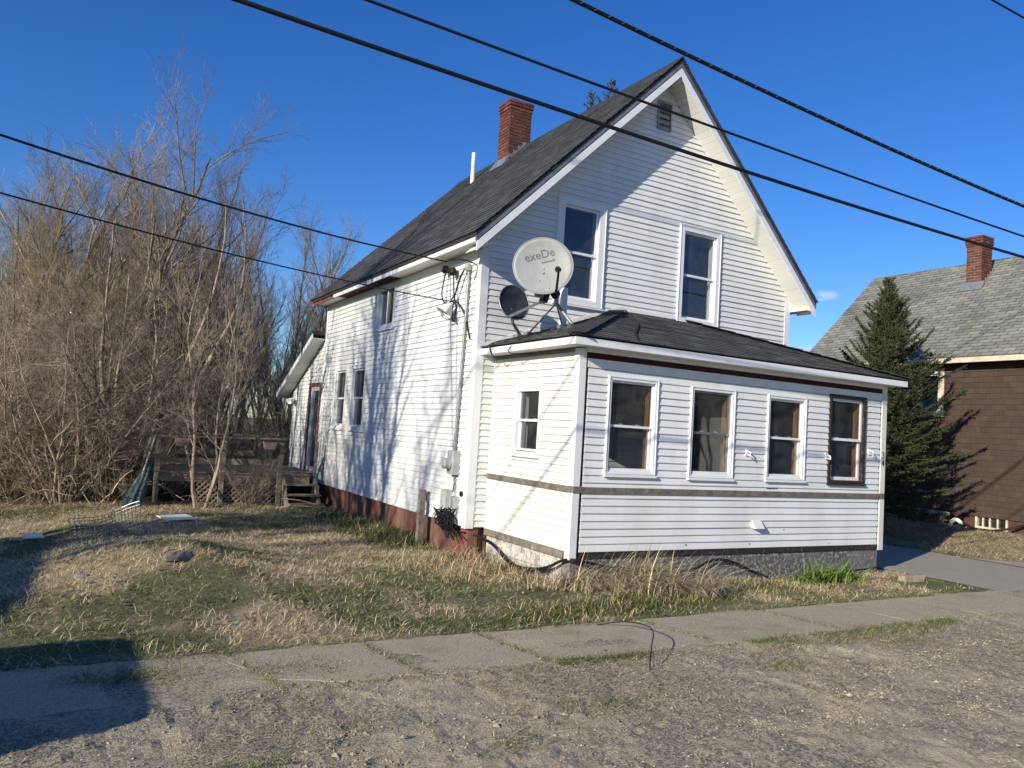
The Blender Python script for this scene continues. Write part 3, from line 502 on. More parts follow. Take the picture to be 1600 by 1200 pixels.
# small things fixed to the porch
v = MB(); v.hexa([FP(3.42, .27, .0), FP(3.60, .27, .0), FP(3.60, .27, .11), FP(3.42, .27, .11), FP(3.42, .41, .0), FP(3.60, .41, .0), FP(3.60, .36, .05), FP(3.42, .36, .05)]); v.build('dryer_vent', m_vinyl_cream, house)
for u, z in ((3.27, 1.35), (4.98, 1.36), (6.0, 1.47)):
    h = MB(); h.fbox(FP, u-.03, u+.03, z-.05, z+.05, .012, .03); h.tube([FP(u, z+.02, .03), FP(u, z, .09), FP(u-.01, z-.05, .10), FP(u-.02, z-.03, .07)], .012, 8); h.build('bracket', m_pvc, house)
def text_mesh(name, body, size, mat, parent, mtx, ext=.002):
    cu = bpy.data.curves.new(name, 'FONT'); cu.body = body; cu.size = size; cu.extrude = ext; cu.align_x = 'CENTER'; cu.align_y = 'CENTER'
    t = bpy.data.objects.new('tmp', cu); col.objects.link(t); dg = bpy.context.evaluated_depsgraph_get(); me = bpy.data.meshes.new_from_object(t.evaluated_get(dg)); bpy.data.objects.remove(t)
    me.name = name; me.transform(mtx); me.materials.clear(); me.materials.append(mat); return link(name, me, parent)
fm = Matrix(((1, 0, 0, 0), (0, 0, -1, 0), (0, 1, 0, 0), (0, 0, 0, 1)))
text_mesh('house_number', '3', .15, m_black, house, Matrix.Translation((6.345, -D-.031, 1.42)) @ fm); text_mesh('house_number', '4', .15, m_black, house, Matrix.Translation((6.345, -D-.031, 1.29)) @ fm)
st = MB()
for k in range(7): st.fbox(FP, 3.70+k*.034, 3.722+k*.034+rng.uniform(-.006, .004), .832+rng.uniform(0, .012), .866+rng.uniform(-.008, .006), .0185, .0200)
st.build('printed_strip', m_bluink, house)
for u, z in ((4.1, .66), (4.12, .38), (3.98, .31), (4.1, .24), (2.6, .30), (3.25, .10), (3.4, .045), (2.2, .05), (.6, .1), (5.1, .02)): MB().fbox(FP, u-.008, u+.008, z-.006, z+.008, .006, .0195).build('nail_head', m_black, house)
wp = MB(); wp.tube([FP(1.1, .0, .03), FP(1.16, .16, .05)], .004, 5)
# service entrance on the left wall
cd_ = MB().tube([FL(.34, 3.88, .05), FL(.36, 3.0, .05), FL(.40, 2.0, .05), FL(.44, 1.10, .055)], .026, 10).build('conduit', m_galv, house)
MB().lathe(FL(.34, 3.86, .06), (-.25, .15, 1), [(0.0, .12), (.04, .11), (.062, .05), (.05, 0), (0, 0)], 12).build('weatherhead', m_boxgrey, cd_)
mt = MB().fbox(FL, .30, .52, .74, 1.10, .02, .13).build('electric_meter', m_boxgrey, house)
MB().lathe(FL(.43, .90, .13), (-1, 0, 0), [(.092, 0), (.092, .03), (.082, .035), (.082, .10), (.06, .125), (0, .128)], 20).build('meter_dial', m_boxgrey, mt)
MB().tube([FL(.40, .74, .05), FL(.38, .6, .05), FL(.42, .48, .05)], .012, 8).build('conduit', m_galv, house)
for (u0, u1, z0, z1, dp, nm) in ((.50, .74, .20, .50, .11, 'utility_box'), (.24, .44, .22, .42, .10, 'utility_box'), (1.30, 1.44, .22, .38, .07, 'outlet_cover')):
    b_ = MB().hexa([FL(u0, z0, .017), FL(u1, z0, .017), FL(u1-.02, z0+.02, dp), FL(u0+.02, z0+.02, dp), FL(u0, z1, .017), FL(u1, z1, .017), FL(u1-.02, z1-.02, dp), FL(u0+.02, z1-.02, dp)]).build(nm, m_boxgrey, house)
    MB().fbox(FL, (u0+u1)/2-.012, (u0+u1)/2+.012, z0+.03, z0+.05, dp-.004, dp+.008).build('latch', m_galv, b_)
MB().lathe(FL(.16, .47, .017), (-1, 0, 0), [(.04, 0), (.04, .03), (.0, .032)], 12).build('hole_cover', m_black, house)
for (u, z) in ((1.10, 3.98), (.80, 3.90)):
    MB().lathe(FL(u, z, .11), (-.2, 0, 1), [(0, -.06), (.05, -.05), (.072, 0), (.05, .05), (.03, .07), (0, .075)], 14).build('insulator', m_black, house)
    MB().tube([FL(u, z, .10), FL(u, z+.02, .02)], .012, 6).build('insulator_pin', m_galv, house)
lp = MB().lathe(FL(.78, 3.28, .20), (-.5, .15, -.75), [(.03, -.14), (.05, -.10), (.14, .04), (.15, .06), (.13, .05), (.04, -.08)], 16).build('security_lamp', m_pvc, house)
MB().tube([FL(.72, 3.42, .02), FL(.74, 3.43, .16), FL(.77, 3.36, .19)], .02, 8).build('lamp_arm', m_galv, lp)
rg = MB(); P_ = [FL(.78+.17*math.cos(a), 3.29+.15*math.sin(a), .16+.05*math.cos(a)) for a in np.linspace(0, 6.28, 22)]; rg.tube(P_, .006, 5); rg.build('guard_ring', m_black, lp)
def cable(pts, r, name, parent=None, mat=None, sides=7, sub=6):
    P = [Vector(p) for p in pts]; out = []
    for i in range(len(P)-1):
        p0, p1, p2, p3 = P[max(i-1, 0)], P[i], P[i+1], P[min(i+2, len(P)-1)]
        for k in range(sub):
            t = k/sub; out.append(.5*((2*p1)+(p2-p0)*t+(2*p0-5*p1+4*p2-p3)*t*t+(3*p1-p0-3*p2+p3)*t**3))
    out.append(P[-1]); return MB().tube(out, r, sides).build(name, mat or m_cable, parent, True)
cable([FL(1.10, 3.95, .10), FL(1.16, 3.6, .12), FL(.98, 3.42, .12), FL(.72, 3.52, .1), FL(.55, 3.75, .1), FL(.40, 3.95, .08)], .011, 'drip_loop', house)
cable([FL(.80, 3.88, .10), FL(.74, 3.55, .1), FL(.62, 3.3, .1), FL(.70, 3.1, .1), FL(.76, 3.3, .1), FL(.60, 3.72, .1), FL(.42, 3.93, .08)], .011, 'drip_loop', house)
cable([FL(1.10, 4.13, .10), FL(.7, 4.10, .08), FL(.14, 3.92, .03), FL(.20, 3.7, .03)], .007, 'guy_wire', house)
cable([FL(.70, 3.42, .05), FL(.42, 3.2, .05), FL(.2, 2.8, .04)], .012, 'drip_loop', house)
for k in range(16):
    u = .62+rng.uniform(-.3, .5); p = [FL(.36+rng.uniform(-.12, .35), .25, .06)]
    for j in range(4): p.append(FL(.2+rng.uniform(0, .75), rng.uniform(-.12, .2), rng.uniform(.03, .13)))
    p.append(FL(rng.uniform(-.05, .5), -.12-rng.uniform(0, .1), .08)); cable(p, rng.uniform(.006, .011), 'wall_cable', house, sub=4, sides=5)
# rear lean-to
EY0, EY1 = L+.03, 10.55
wall(house, 'lean_to_wall', FL, EY0, EY1, 0, [(7.98, 8.84, .14, 2.22)], lambda u: 3.38-(u-EY0)*.425, m_sheath, boards=(0, 3.3), wav=.004)
MB().box(.05, W-.1, EY1-.12, EY1-.01, -.1, 2.2).build('lean_to_wall', m_vinyl, house); MB().box(.04, W, EY0, EY1-.13, -.9, -.01).build('foundation', m_found_red, house)
le = MB().hexa([(-.34, L+.03, 3.46), (W, L+.03, 3.46), (W, 11.05, 2.12), (-.34, 11.05, 2.12), (-.34, L+.03, 3.54), (W, L+.03, 3.54), (W, 11.05, 2.2), (-.34, 11.05, 2.2)]).build('lean_to_roof', m_shingle_under, house)
MB().hexa([(-.345, L+.04, 3.33), (-.32, L+.04, 3.33), (-.32, 11.04, 1.99), (-.345, 11.04, 1.99), (-.345, L+.04, 3.458), (-.32, L+.04, 3.458), (-.32, 11.04, 2.118), (-.345, 11.04, 2.118)]).build('rake_board', m_fascia, house)
for k in range(14):
    y0 = L+.05+k*.222; y1 = y0+.212; z = lambda y: 3.36-(y-L-.04)*.4437
    MB().hexa([(-.318, y0, z(y0)), (-.03, y0, z(y0)), (-.03, y1, z(y1)), (-.318, y1, z(y1)), (-.318, y0, z(y0)+.012), (-.03, y0, z(y0)+.012), (-.03, y1, z(y1)+.012), (-.318, y1, z(y1)+.012)]).build('soffit_panel', m_soffit, house)
dr = MB().ring(FL, 7.95, 8.94, .12, 2.34, .10, .0, .035, tb=.03).build('door', m_redwood, house)
MB().ring(FL, 8.06, 8.83, .152, 2.238, .09, -.06, .012, tb=.16).build('door_leaf', m_trim, dr); MB().fbox(FL, 8.15, 8.74, .32, 2.14, -.03, -.024).build('pane', m_doorglass, dr)
MB().tube([FL(8.12, 1.1, .012), FL(8.12, 1.1, .06), FL(8.12, 1.22, .06), FL(8.12, 1.22, .012)], .01, 6).build('handle', m_galv, dr)
lt = MB().fbox(FL, 10.2, 10.32, 1.92, 2.04, .0, .05); lt.lathe(FL(10.22, 1.92, .14), (-.6, -.4, -.4), [(.03, -.1), (.06, 0), (.075, .09), (0, .06)], 12); lt.lathe(FL(10.34, 1.92, .12), (-.6, .5, -.4), [(.03, -.1), (.06, 0), (.075, .09), (0, .06)], 12); lt.build('floodlight', m_pvc, house)
MB().lathe(FL(8.25, 2.72, .02), (-1, 0, 0), [(.09, 0), (.09, .04), (.07, .06), (0, .07)], 14).build('wall_lamp', m_pvc, house)
MB().fbox(FL, 9.85, 9.97, .72, .8, .012, .03).build('outlet_cover', m_boxgrey, house)

# ------------------------------------------------------------------ satellite dishes
def basis(nv, roll=0):
    nv = Vector(nv).normalized(); x = Vector((0, 0, 1)).cross(nv).normalized(); y = nv.cross(x)
    c, s = math.cos(roll), math.sin(roll); x, y = x*c+y*s, y*c-x*s; return x, y, nv
def dish(name, c, nv, rx, ry, depth, roll, mat, rim, label):
    root = empty(name, (c[0], c[1], 2.93), label, 'satellite dish'); X_, Y_, N_ = basis(nv, roll); c = Vector(c); mb = MB(); R_, S_ = 9, 44
    for side in (0, 1):
        n0 = len(mb.v)
        for i in range(R_+1):
            q = i/R_
            for j in range(S_):
                a = 2*math.pi*j/S_; mb.v.append(tuple(c+X_*rx*q*math.cos(a)+Y_*ry*q*math.sin(a)+N_*(depth*(q*q-1)-.012*side)))
        for i in range(R_):
            for j in range(S_):
                a, b = n0+i*S_+j, n0+i*S_+(j+1) % S_; f = (a, b, b+S_, a+S_); mb.f.append(f if side == 0 else f[::-1])
    n1 = (R_+1)*S_
    for j in range(S_): a, b = R_*S_+j, R_*S_+(j+1) % S_; mb.f.append((a, b, b+n1, a+n1))
    mb.build('reflector', mat, root, True)
    MB().tube([c+X_*rx*math.cos(a)+Y_*ry*math.sin(a)-N_*.004 for a in np.linspace(0, 2*math.pi, 45)], .009, 6, False).build('rim', rim, root, True)
    return root, c, X_, Y_, N_
bd, c, X_, Y_, N_ = dish('satellite_dish', (.42, -1.05, 3.80), (-.50, -.84, .12), .425, .415, .06, math.radians(0), m_dish, m_dish, 'large pale grey satellite dish with lettering above the porch roof')
def dmat(cx, cy, ang, off=.004):
    q = ((cx/.425)**2+(cy/.415)**2); x = X_*math.cos(ang)+Y_*math.sin(ang); y = -X_*math.sin(ang)+Y_*math.cos(ang); p = c+X_*cx+Y_*cy+N_*(.06*(q-1)+off)
    return Matrix(((x.x, y.x, N_.x, p.x), (x.y, y.y, N_.y, p.y), (x.z, y.z, N_.z, p.z), (0, 0, 0, 1)))
lt_ = text_mesh('lettering', 'exeDe', .165, M('grey_print', (.13, .135, .135), .6), bd, dmat(-.06, .165, math.radians(17), 0), .0)
for v_ in lt_.data.vertices:
    d_ = v_.co-c; a_, b_ = d_.dot(X_), d_.dot(Y_); v_.co = c+X_*a_+Y_*b_+N_*(.06*((a_/.425)**2+(b_/.415)**2-1)+.005);
sm_ = MB()
for k in range(11):
    q = dmat(-.02+k*.017, .062+k*.0052, math.radians(17), .014); sm_.v += [tuple(q @ Vector(p)) for p in ((-.005, -.011, 0), (.005, -.011, 0), (.006, .011-.004*(k % 3), 0), (-.006, .011-.003*(k % 2), 0))]; sm_.f.append((4*k, 4*k+1, 4*k+2, 4*k+3))
sm_.build('small_print', m_galv, bd)
for p in ((.01, -.03), (.2, -.07), (-.04, -.21), (.1, -.32)): 
    q = dmat(*p, 0).translation; MB().lathe(q, N_, [(.012, 0), (.010, .006), (0, .008)], 8).build('bolt', m_galv, bd)
low = c+X_*.20-Y_*.40; mast = Vector((.81, -.84, 3.42))
MB().tube([low-N_*.02+Y_*.02, low+N_*.22+Y_*.0, c+X_*.21-Y_*.19+N_*.42], [.022, .018, .016], 8).build('feed_arm', m_black, bd)
MB().lathe(c+X_*.21-Y_*.19+N_*.42, (c-low)-N_*1.0, [(.0, -.05), (.028, -.05), (.03, .05), (.042, .07), (0, .072)], 12).build('feed_horn', m_black, bd)
MB().beam(c-N_*.09-Y_*.06, mast+Vector((0, 0, .02)), .09, .10).build('back_bracket', m_black, bd); MB().tube([mast+Vector((0, 0, .12)), mast-Vector((0, 0, .12))], .034, 12).build('mast', m_galv, bd)
rz = lambda x: PEZ+(x-PEX0)*(PHZ-PEZ)/(PH0-PEX0)+.02
for fx, fy, r in ((.95, -1.08, .026), (.78, -.16, .013), (1.12, -.55, .013)):
    MB().tube([mast-Vector((0, 0, .08)), (fx, fy, rz(fx)+.02)], r, 8).build('leg', m_galv, bd); MB().box(fx-.06, fx+.06, fy-.05, fy+.05, rz(fx)-.03, rz(fx)+.03).build('foot', m_galv, bd)
sd, c, X_, Y_, N_ = dish('satellite_dish', (.33, -.45, 3.335), (.06, -.90, .34), .25, .30, .05, math.radians(-30), m_dishdark, m_galv, 'small charcoal satellite dish beside the main house corner')
ft = Vector((.62, -.20, rz(.62))); bk = c-N_*.05-Y_*.1
MB().tube([ft, ft.lerp(bk, .5)+Vector((-.08, -.05, -.02)), bk], .024, 10).build('mast', m_galv, sd); MB().box(ft.x-.1, ft.x+.1, ft.y-.07, ft.y+.07, ft.z-.03, ft.z+.02).build('foot', m_galv, sd)
b0 = c-Y_*.30+N_*.0; b1 = Vector((.70, -.68, 3.43))
MB().beam(b0-N_*.02, b1-Y_*.07, .030, .040).build('feed_arm', m_galv, sd)
MB().beam(b1-Vector((.02, 0, .07)), b1+Vector((.02, 0, .06)), .10, .09).build('feed_horn', m_dishdark, sd); MB().lathe(b1+Vector((-.04, 0, .02)), (-1, .1, .1), [(.05, .0), (.03, .03), (.03, .07), (.042, .10), (.03, .13), (0, .135)], 14).build('feed_cap', m_boxgrey, sd)
cable([(.7, -.3, rz(.7)+.02), (.55, -.9, rz(.55)+.03), (.4, -.5, rz(.4)+.02), (.10, -.3, rz(.1)+.02), (PEX0-.03, -.35, 2.62), (PEX0-.03, -.5, 2.5), (.2, -.6, 2.49)], .008, 'antenna_cable', sd, sub=5, sides=5)
cable([(.8, -.9, rz(.8)+.02), (.5, -1.1, rz(.5)+.03), (.2, -1.0, rz(.2)+.02), (PEX0-.03, -.95, 2.6), (PEX0-.03, -.98, 2.52), (.25, -1.2, 2.53)], .008, 'antenna_cable', bd, sub=5, sides=5)
cable([(PH0+.12, -.08, PHZ+.02), (2.32, -.8, PHZ-.25), (1.8, -1.5, 3.06), (1.35, -2.0, 2.9), (1.05, -2.48, 2.70)], .012, 'roof_seam_cable', house, sub=5, sides=5)

# ------------------------------------------------------------------ overhead cables
def overhead(name, y, pts, r, label, wrap=False, x0=-16, x1=40):
    xs = [p[0] for p in pts]; zs = [p[1] for p in pts]; k = np.polyfit(xs, zs, 2); k[0] = max(k[0], .0006); k[0] = min(k[0], .004)
    b = np.polyfit(xs, np.array(zs)-k[0]*np.array(xs)**2, 1); f = lambda x: k[0]*x*x+b[0]*x+b[1]
    X = np.arange(x0, x1, .4); root = None
    o = MB().tube([(x, y, f(x)) for x in X], r, 8).build(name, m_cable, None, True); tag(o, label, 'cable', 'overhead cables along the street')
    if wrap:
        wb = MB()
        for x in np.arange(-6, 14, .17): wb.tube([(x-.03, y-r*1.05, f(x)-r*.6), (x, y-r*1.2, f(x)), (x+.03, y-r*.9, f(x)+r*.8)], .004, 4)
        w_ = wb.build('lashing_wire', m_galv, o); w_['kind'] = 'stuff'
overhead('overhead_cable', -5, [(-4.5, 4.19), (-3.05, 4.15), (-.47, 4.08), (5.16, 4.05)], .018, 'lowest of the three black cables crossing in front of the gable')
overhead('overhead_cable', -4.6, [(-3.47, 4.72), (-2.28, 4.67), (-.13, 4.63), (5.92, 4.53)], .013, 'middle one of the three black cables crossing in front of the gable')
overhead('overhead_cable', -4.2, [(-1.32, 5.63), (0, 5.52), (2.91, 5.35), (6.68, 5.19)], .022, 'thick cable with spiral lashing wire, uppermost before the gable peak', True)
overhead('overhead_cable', -3.5, [(6.98, 8.75), (7.91, 8.76), (12, 8.8)], .015, 'thin black cable cutting the upper right corner of the sky')
def drop(a, b, sag, r, label):
    a = Vector(a); b = Vector(b); P = [a.lerp(b, t)-Vector((0, 0, sag*4*t*(1-t))) for t in np.linspace(0, 1, 40)]
    o = MB().tube(P, r, 7).build('service_cable', m_cable, None, True); tag(o, label, 'cable', 'service cables to the house'); return P
drop((-14, -5.6, 4.75), (-.10, 1.10, 4.12), .50, .013, 'upper service cable running from the left edge to the roof eave')
drop((-14, -5.6, 4.10), (-.08, .74, 3.42), .40, .009, 'lower service cable running from the left edge to the wall lamp')

# ------------------------------------------------------------------ the brown house next door
BX, BY0, BY1, BEX, BEZ, BRX, BRZ = 14., -4.5, 5.35, 13.62, 3.96, 17.05, 7.10
nb = empty('brown_house', (BX, 0, -.2), 'brown shingled house with grey weathered roof beyond the spruce', 'house')
FN = frame((BX, 0, 0), (0, 1, 0), (-1, 0, 0)); bw = (1.40, 2.62, 2.52, 3.72)
wall(nb, 'wall', FN, BY0, BY1, .12, [(bw[0]+.08, bw[1]-.08, bw[2]+.08, bw[3]-.08)], lambda u: 4.1, m_sheath)
wl = MB().box(BX+.13, 20.1, BY1-.13, BY1-.01, .1, 4.1); wl.box(19.98, 20.1, BY0, BY1-.14, .1, 4.1); wl.box(BX+.13, 19.97, BY0, BY0+.12, .1, 4.1); wl.build('wall', m_darkred, nb)
BC = [(.066, .043, .032), (.058, .038, .029), (.073, .048, .036), (.062, .041, .032)]
for (a, b, c_, d_) in ((BY0, bw[0]+.02, .1, 3.95), (bw[1]-.02, BY1, .1, 3.95), (bw[0]+.02, bw[1]-.02, .1, bw[2]+.02), (bw[0]+.02, bw[1]-.02, bw[3]-.02, 3.95)):
    z = c_
    shingles(nb, (BX-.002, b, c_), (0, -1, 0), (0, 0, 1), [(0, 0), (b-a, 0), (b-a, d_-c_), (0, d_-c_)], m_brownwall, BC, ex=.135, tw=.17, wr=.45, lift=.012, name='wall_shingles', jit=.07, extra=(-1, 0, 0), g=.0012)
window(nb, FN, *bw, cas=.14, mat=m_tan, sashmat=m_tan, slider=True)
rf = MB()
for xa, za, xb, zb_ in ((BEX, BEZ, BRX, BRZ), (BRX, BRZ, 20.5, BEZ)):
    rf.hexa([(xa, BY0-.3, za-.1), (xb, BY0-.3, zb_-.1), (xb, BY1+.3, zb_-.1), (xa, BY1+.3, za-.1), (xa, BY0-.3, za), (xb, BY0-.3, zb_), (xb, BY1+.3, zb_), (xa, BY1+.3, za)])
brf = rf.build('roof', m_shingle_under, nb); ll = math.hypot(BRX-BEX, BRZ-BEZ)
OS = [(.235, .235, .205), (.21, .213, .19), (.265, .26, .22), (.19, .193, .178), (.245, .243, .208)]
shingles(brf, (BEX-.03, BY1+.32, BEZ-.03), (0, -1, 0), (BRX-BEX, 0, BRZ-BEZ), [(0, 0), (BY1-BY0+.62, 0), (BY1-BY0+.62, ll), (0, ll)], m_oldshingle, OS, ex=.135, tw=.30, lift=.02, jit=.12, g=.008)
shingles(brf, (20.53, BY0-.3, BEZ-.03), (0, 1, 0), (BRX-20.5, 0, BRZ-BEZ), [(0, 0), (BY1-BY0+.6, 0), (BY1-BY0+.6, ll), (0, ll)], m_oldshingle, OS, ex=.135, tw=.30, lift=.02, jit=.12, g=.008)
gb = MB(); gb.face([(BX, BY1-.02, 4.1), (20.1, BY1-.02, 4.1), (BRX, BY1-.02, BRZ-.1)]); gb.face([(BX, BY0+.02, 4.1), (20.1, BY0+.02, 4.1), (BRX, BY0+.02, BRZ-.1)]); gb.build('gable_wall', m_darkred, nb)
MB().box(BEX-.02, BEX+.02, BY0-.3, BY1+.3, BEZ-.16, BEZ-.035).build('fascia', m_tan, nb); MB().box(BEX+.021, BX-.001, BY0-.3, BY1+.3, BEZ-.12, BEZ-.10).build('soffit', m_sheath, nb)
bf = MB(); bf.box(BX+.02, BX+.25, BY0, -.16, -.9, .115); bf.box(BX+.02, BX+.25, .52, BY1, -.9, .115); bf.box(BX+.02, BX+.25, -.16, .52, -.9, -.16); bf.build('foundation', M('brown_red_foundation', (.10, .042, .03), .9, n2=(.07, .035, .025), ns=4), nb)
cw = MB().ring(FN, -.20, .55, -.17, .17, .045, -.1, .01).build('cellar_window', m_tan, nb)
MB().fbox(FN, -.15, .5, -.12, .12, -.06, -.05).build('pane', m_glass, cw)
for u in (.02, .2, .36): MB().fbox(FN, u, u+.035, -.125, .125, -.045, -.01).build('mullion', m_tan, cw)
bch = chimney(nb, 16.0, 16.5, 1.68, 2.1, 5.95, 7.58, course=.075, bl=.2, corbel=(3, 1)); MB().hexa([(15.86, 1.6, 6.06), (15.998, 1.6, 6.19), (15.998, 2.2, 6.19), (15.86, 2.2, 6.06), (15.86, 1.6, 6.08), (15.998, 1.6, 6.3), (15.998, 2.2, 6.3), (15.86, 2.2, 6.08)]).build('flashing', m_lead, bch)
for k in range(5): x = 16.0+k*.11; z = BEZ+(x-BEX)*(BRZ-BEZ)/(BRX-BEX); MB().box(x, x+.09, 1.63, 1.645, z-.04, z+.17).build('step_flashing', m_lead, bch)
hz = cable([(13.9, 1.2, .15), (13.75, .6, -.12), (13.7, .2, -.19), (13.7, -.2, -.13), (13.85, -.55, .0), (13.9, -.9, .2), (13.9, -1.3, .75)], .028, 'drain_hose'); tag(hz, 'black hose sagging below the brown house cellar window', 'hose')
ah = MB().tube([(13.5+.02*math.cos(a), .72+.17*math.cos(a), -.24+.24*math.sin(a)) for a in np.linspace(-.1, 2.6, 14)], .045, 10).build('plastic_elbow', m_pvc, None, True); tag(ah, 'curved cream plastic pipe end beside the cellar window', 'pipe')
ld = empty('ladder', (12.9, 1.2, -.2), 'aluminium ladder lying on the ground beneath the spruce', 'ladder')
A0, A1, B0, B1 = Vector((12.7, 2.9, .02)), Vector((13.05, .75, -.05)), Vector((13.1, 2.95, .18)), Vector((13.45, .85, .12))
MB().beam(A0, A1, .03, .08).build('rail', m_alu, ld); MB().beam(B0, B1, .03, .08).build('rail', m_alu, ld)
for k in range(8): t = (k+.5)/8; MB().tube([A0.lerp(A1, t), B0.lerp(B1, t)], .016, 8).build('rung', m_alu, ld)

# ------------------------------------------------------------------ deck
DY0, DY1, DX0, DX1, DZ = 7.0, 10.2, -3.55, -.36, .22
dk = empty('wooden_deck', (-2, 7, GZ), 'weathered wooden deck with railing and lattice skirt at the rear door', 'deck')
y = DY0
while y < DY1: MB().box(DX0+rng.uniform(-.03, .02), -.05 if y > L+.1 else DX1+rng.uniform(-.02, .03), y, y+.135, DZ-.035+rng.uniform(-.004, .004), DZ+rng.uniform(-.003, .004)).build('deck_board', m_deckwood, dk); y += .142
MB().box(DX0+.06, DX1-.04, DY0+.02, DY0+.055, DZ-.20, DZ-.04).build('rim_joist', m_deckwood, dk); MB().box(DX0+.03, DX0+.065, DY0+.06, DY1, DZ-.20, DZ-.04).build('rim_joist', m_deckwood, dk)
for x, lean, mt_ in ((-3.52, .03, m_graywood), (-2.28, 0, m_deckwood), (-1.08, .01, m_graywood)): MB().beam((x, DY0-.045, GZ-.2), (x-lean, DY0-.045, .90), .09, .09, (0, 1, 0)).build('post', mt_, dk)
for x in (-3.52, -2.2, -.9): MB().beam((x, DY1-.05, GZ-.2), (x, DY1-.05, .92), .09, .09, (0, 1, 0)).build('post', m_deckwood, dk)
MB().beam((-3.75, DY0-.045, .925), (-1.0, DY0-.045, .985), .12, .04).build('top_rail', m_graywood, dk); MB().beam((-3.5, DY0-.02, .43), (-1.1, DY0-.02, .47), .035, .13).build('mid_rail', m_deckwood, dk); MB().beam((-3.5, DY1-.05, .93), (-.9, DY1-.05, .95), .12, .04).build('top_rail', m_deckwood, dk); MB().beam((-3.55, DY0-.02, .92), (-3.55, DY1, .93), .12, .04).build('top_rail', m_deckwood, dk)
MB().beam((-.9, DY1-.03, .5), (-3.5, DY1-.03, .48), .035, .13).build('mid_rail', m_deckwood, dk)
for sgn in (1, -1):
    for k in range(-9, 24):
        x0_ = -3.4+k*.115; z0_, z1_ = -.46, .04
        a = (x0_, z0_) if sgn > 0 else (x0_+.5, z0_); b = (x0_+.5, z1_) if sgn > 0 else (x0_, z1_)
        pts_ = []; lo, hi = -2.75, -1.12
        if max(a[0], b[0]) <= lo or min(a[0], b[0]) >= hi: continue
        def cx(p, q, X_c): t = (X_c-p[0])/(q[0]-p[0]); return (X_c, p[1]+(q[1]-p[1])*t)
        if a[0] < lo: a = cx(a, b, lo)
        if b[0] < lo: b = cx(a, b, lo)
        if a[0] > hi: a = cx(a, b, hi)
        if b[0] > hi: b = cx(a, b, hi)
        if math.hypot(a[0]-b[0], a[1]-b[1]) < .08: continue
        yy = DY0-.012 if sgn > 0 else DY0-.001; MB().beam((a[0], yy, a[1]), (b[0], yy, b[1]), .007, .032, (0, 1, 0)) if 0 else MB().beam((a[0], yy, a[1]), (b[0], yy, b[1]), .034, .008, (0, 1, 0)).build('lattice_slat', m_deckwood, dk)
for k, (z, yy) in enumerate(((.02, 6.78), (-.18, 6.52), (-.36, 6.3))): MB().box(-1.02+.02*k, -.26+.01*k, yy, yy+.26, z-.035, z).build('step', m_deckwood, dk)
for x in (-1.0, -.30): MB().beam((x, 6.35, GZ-.1), (x, 6.98, .10), .05, .16, (0, 0, 1)).build('stringer', m_deckwood, dk); MB().beam((x, 6.75, GZ-.15), (x, 6.75, .0), .08, .08, (0, 1, 0)).build('post', m_deckwood, dk)
MB().beam((-.26, 7.2, -.5), (-.24, 7.2, .95), .07, .07, (0, 1, 0)).build('post', m_graywood, dk)
for i, (x, lb) in enumerate(((-3.12, 'faded planter box hung on the deck rail nearest the leaning umbrella'), (-1.36, 'faded pink planter box hung on the deck rail nearest the house'))):
    p = empty('planter_box', (x, 6.88, .78), lb, 'planter', 'planters on the deck rail'); q = MB(); q.hexa([(x-.10, 6.80, .75), (x+.10, 6.80, .75), (x+.10, 6.92, .75), (x-.10, 6.92, .75), (x-.14, 6.77, .91), (x+.14, 6.77, .91), (x+.14, 6.925, .91), (x-.14, 6.925, .91)]); q.build('box', m_terracotta, p); MB().box(x-.12, x+.12, 6.785, 6.915, .911, .918).build('soil', m_black, p)
um = empty('patio_umbrella', (-3.85, 6.7, GZ), 'closed blue-green patio umbrella leaning against the deck post', 'umbrella')
MB().tube([(-3.98, 6.55, -.5), (-3.62, 6.85, .95)], .018, 8).build('pole', m_galv, um)
cu_ = MB(); S_ = 18; ax0, ax1 = Vector((-3.97, 6.56, -.42)), Vector((-3.70, 6.79, .38))
for i in range(9):
    t = i/8; p = ax0.lerp(ax1, t); r = .13*(1-t)**.7+.02
    for j in range(S_): a = 2*math.pi*j/S_; rr = r*(1+.35*(j % 2)); cu_.v.append((p.x+rr*math.cos(a), p.y+rr*math.sin(a)*.8, p.z))
for i in range(8):
    for j in range(S_): a, b = i*S_+j, i*S_+(j+1) % S_; cu_.f.append((a, b, b+S_, a+S_))
cu_.build('folded_canopy', m_greensheet, um)
for (px_, py_, sx, sy, rz_, lb, nm) in ((-3.42, 4.3, .30, .16, .5, 'white board lying on the grass before the deck', 'white_board'), (-5.5, 3.0, .13, .08, .2, 'small white scrap lying in the shadow at the left edge', 'litter_scrap')):
    z = float(gh(px_, py_)); q = MB().hexa([(-sx, -sy, .03), (sx, -sy, .02), (sx*.95, sy, .06), (-sx*.95, sy, .07), (-sx, -sy, .045), (sx, -sy, .035), (sx*.95, sy, .075), (-sx*.95, sy, .085)]).build(nm, m_pvc); q.location = (px_, py_, z); q.rotation_euler = (0, 0, rz_); tag(q, lb, 'debris')
sp = MB()
sp.hexa([(-.215, 1.27, -.7), (-.12, 1.27, -.7), (-.12, 1.36, -.7), (-.215, 1.36, -.7), (-.20, 1.275, .40), (-.105, 1.275, .42), (-.105, 1.365, .43), (-.20, 1.365, .41)]); o = sp.build('wooden_stake', m_graywood); tag(o, 'grey wooden post standing against the red foundation', 'post')
wf = empty('wire_fence_panel', (-4.6, 1.2, -.4), 'sagging piece of wire mesh fence standing beside the lawn mound', 'fence')
fw_ = MB(); U0 = Vector((-5.0, 1.6, -.55)); U1 = Vector((-4.12, 1.75, -.38))
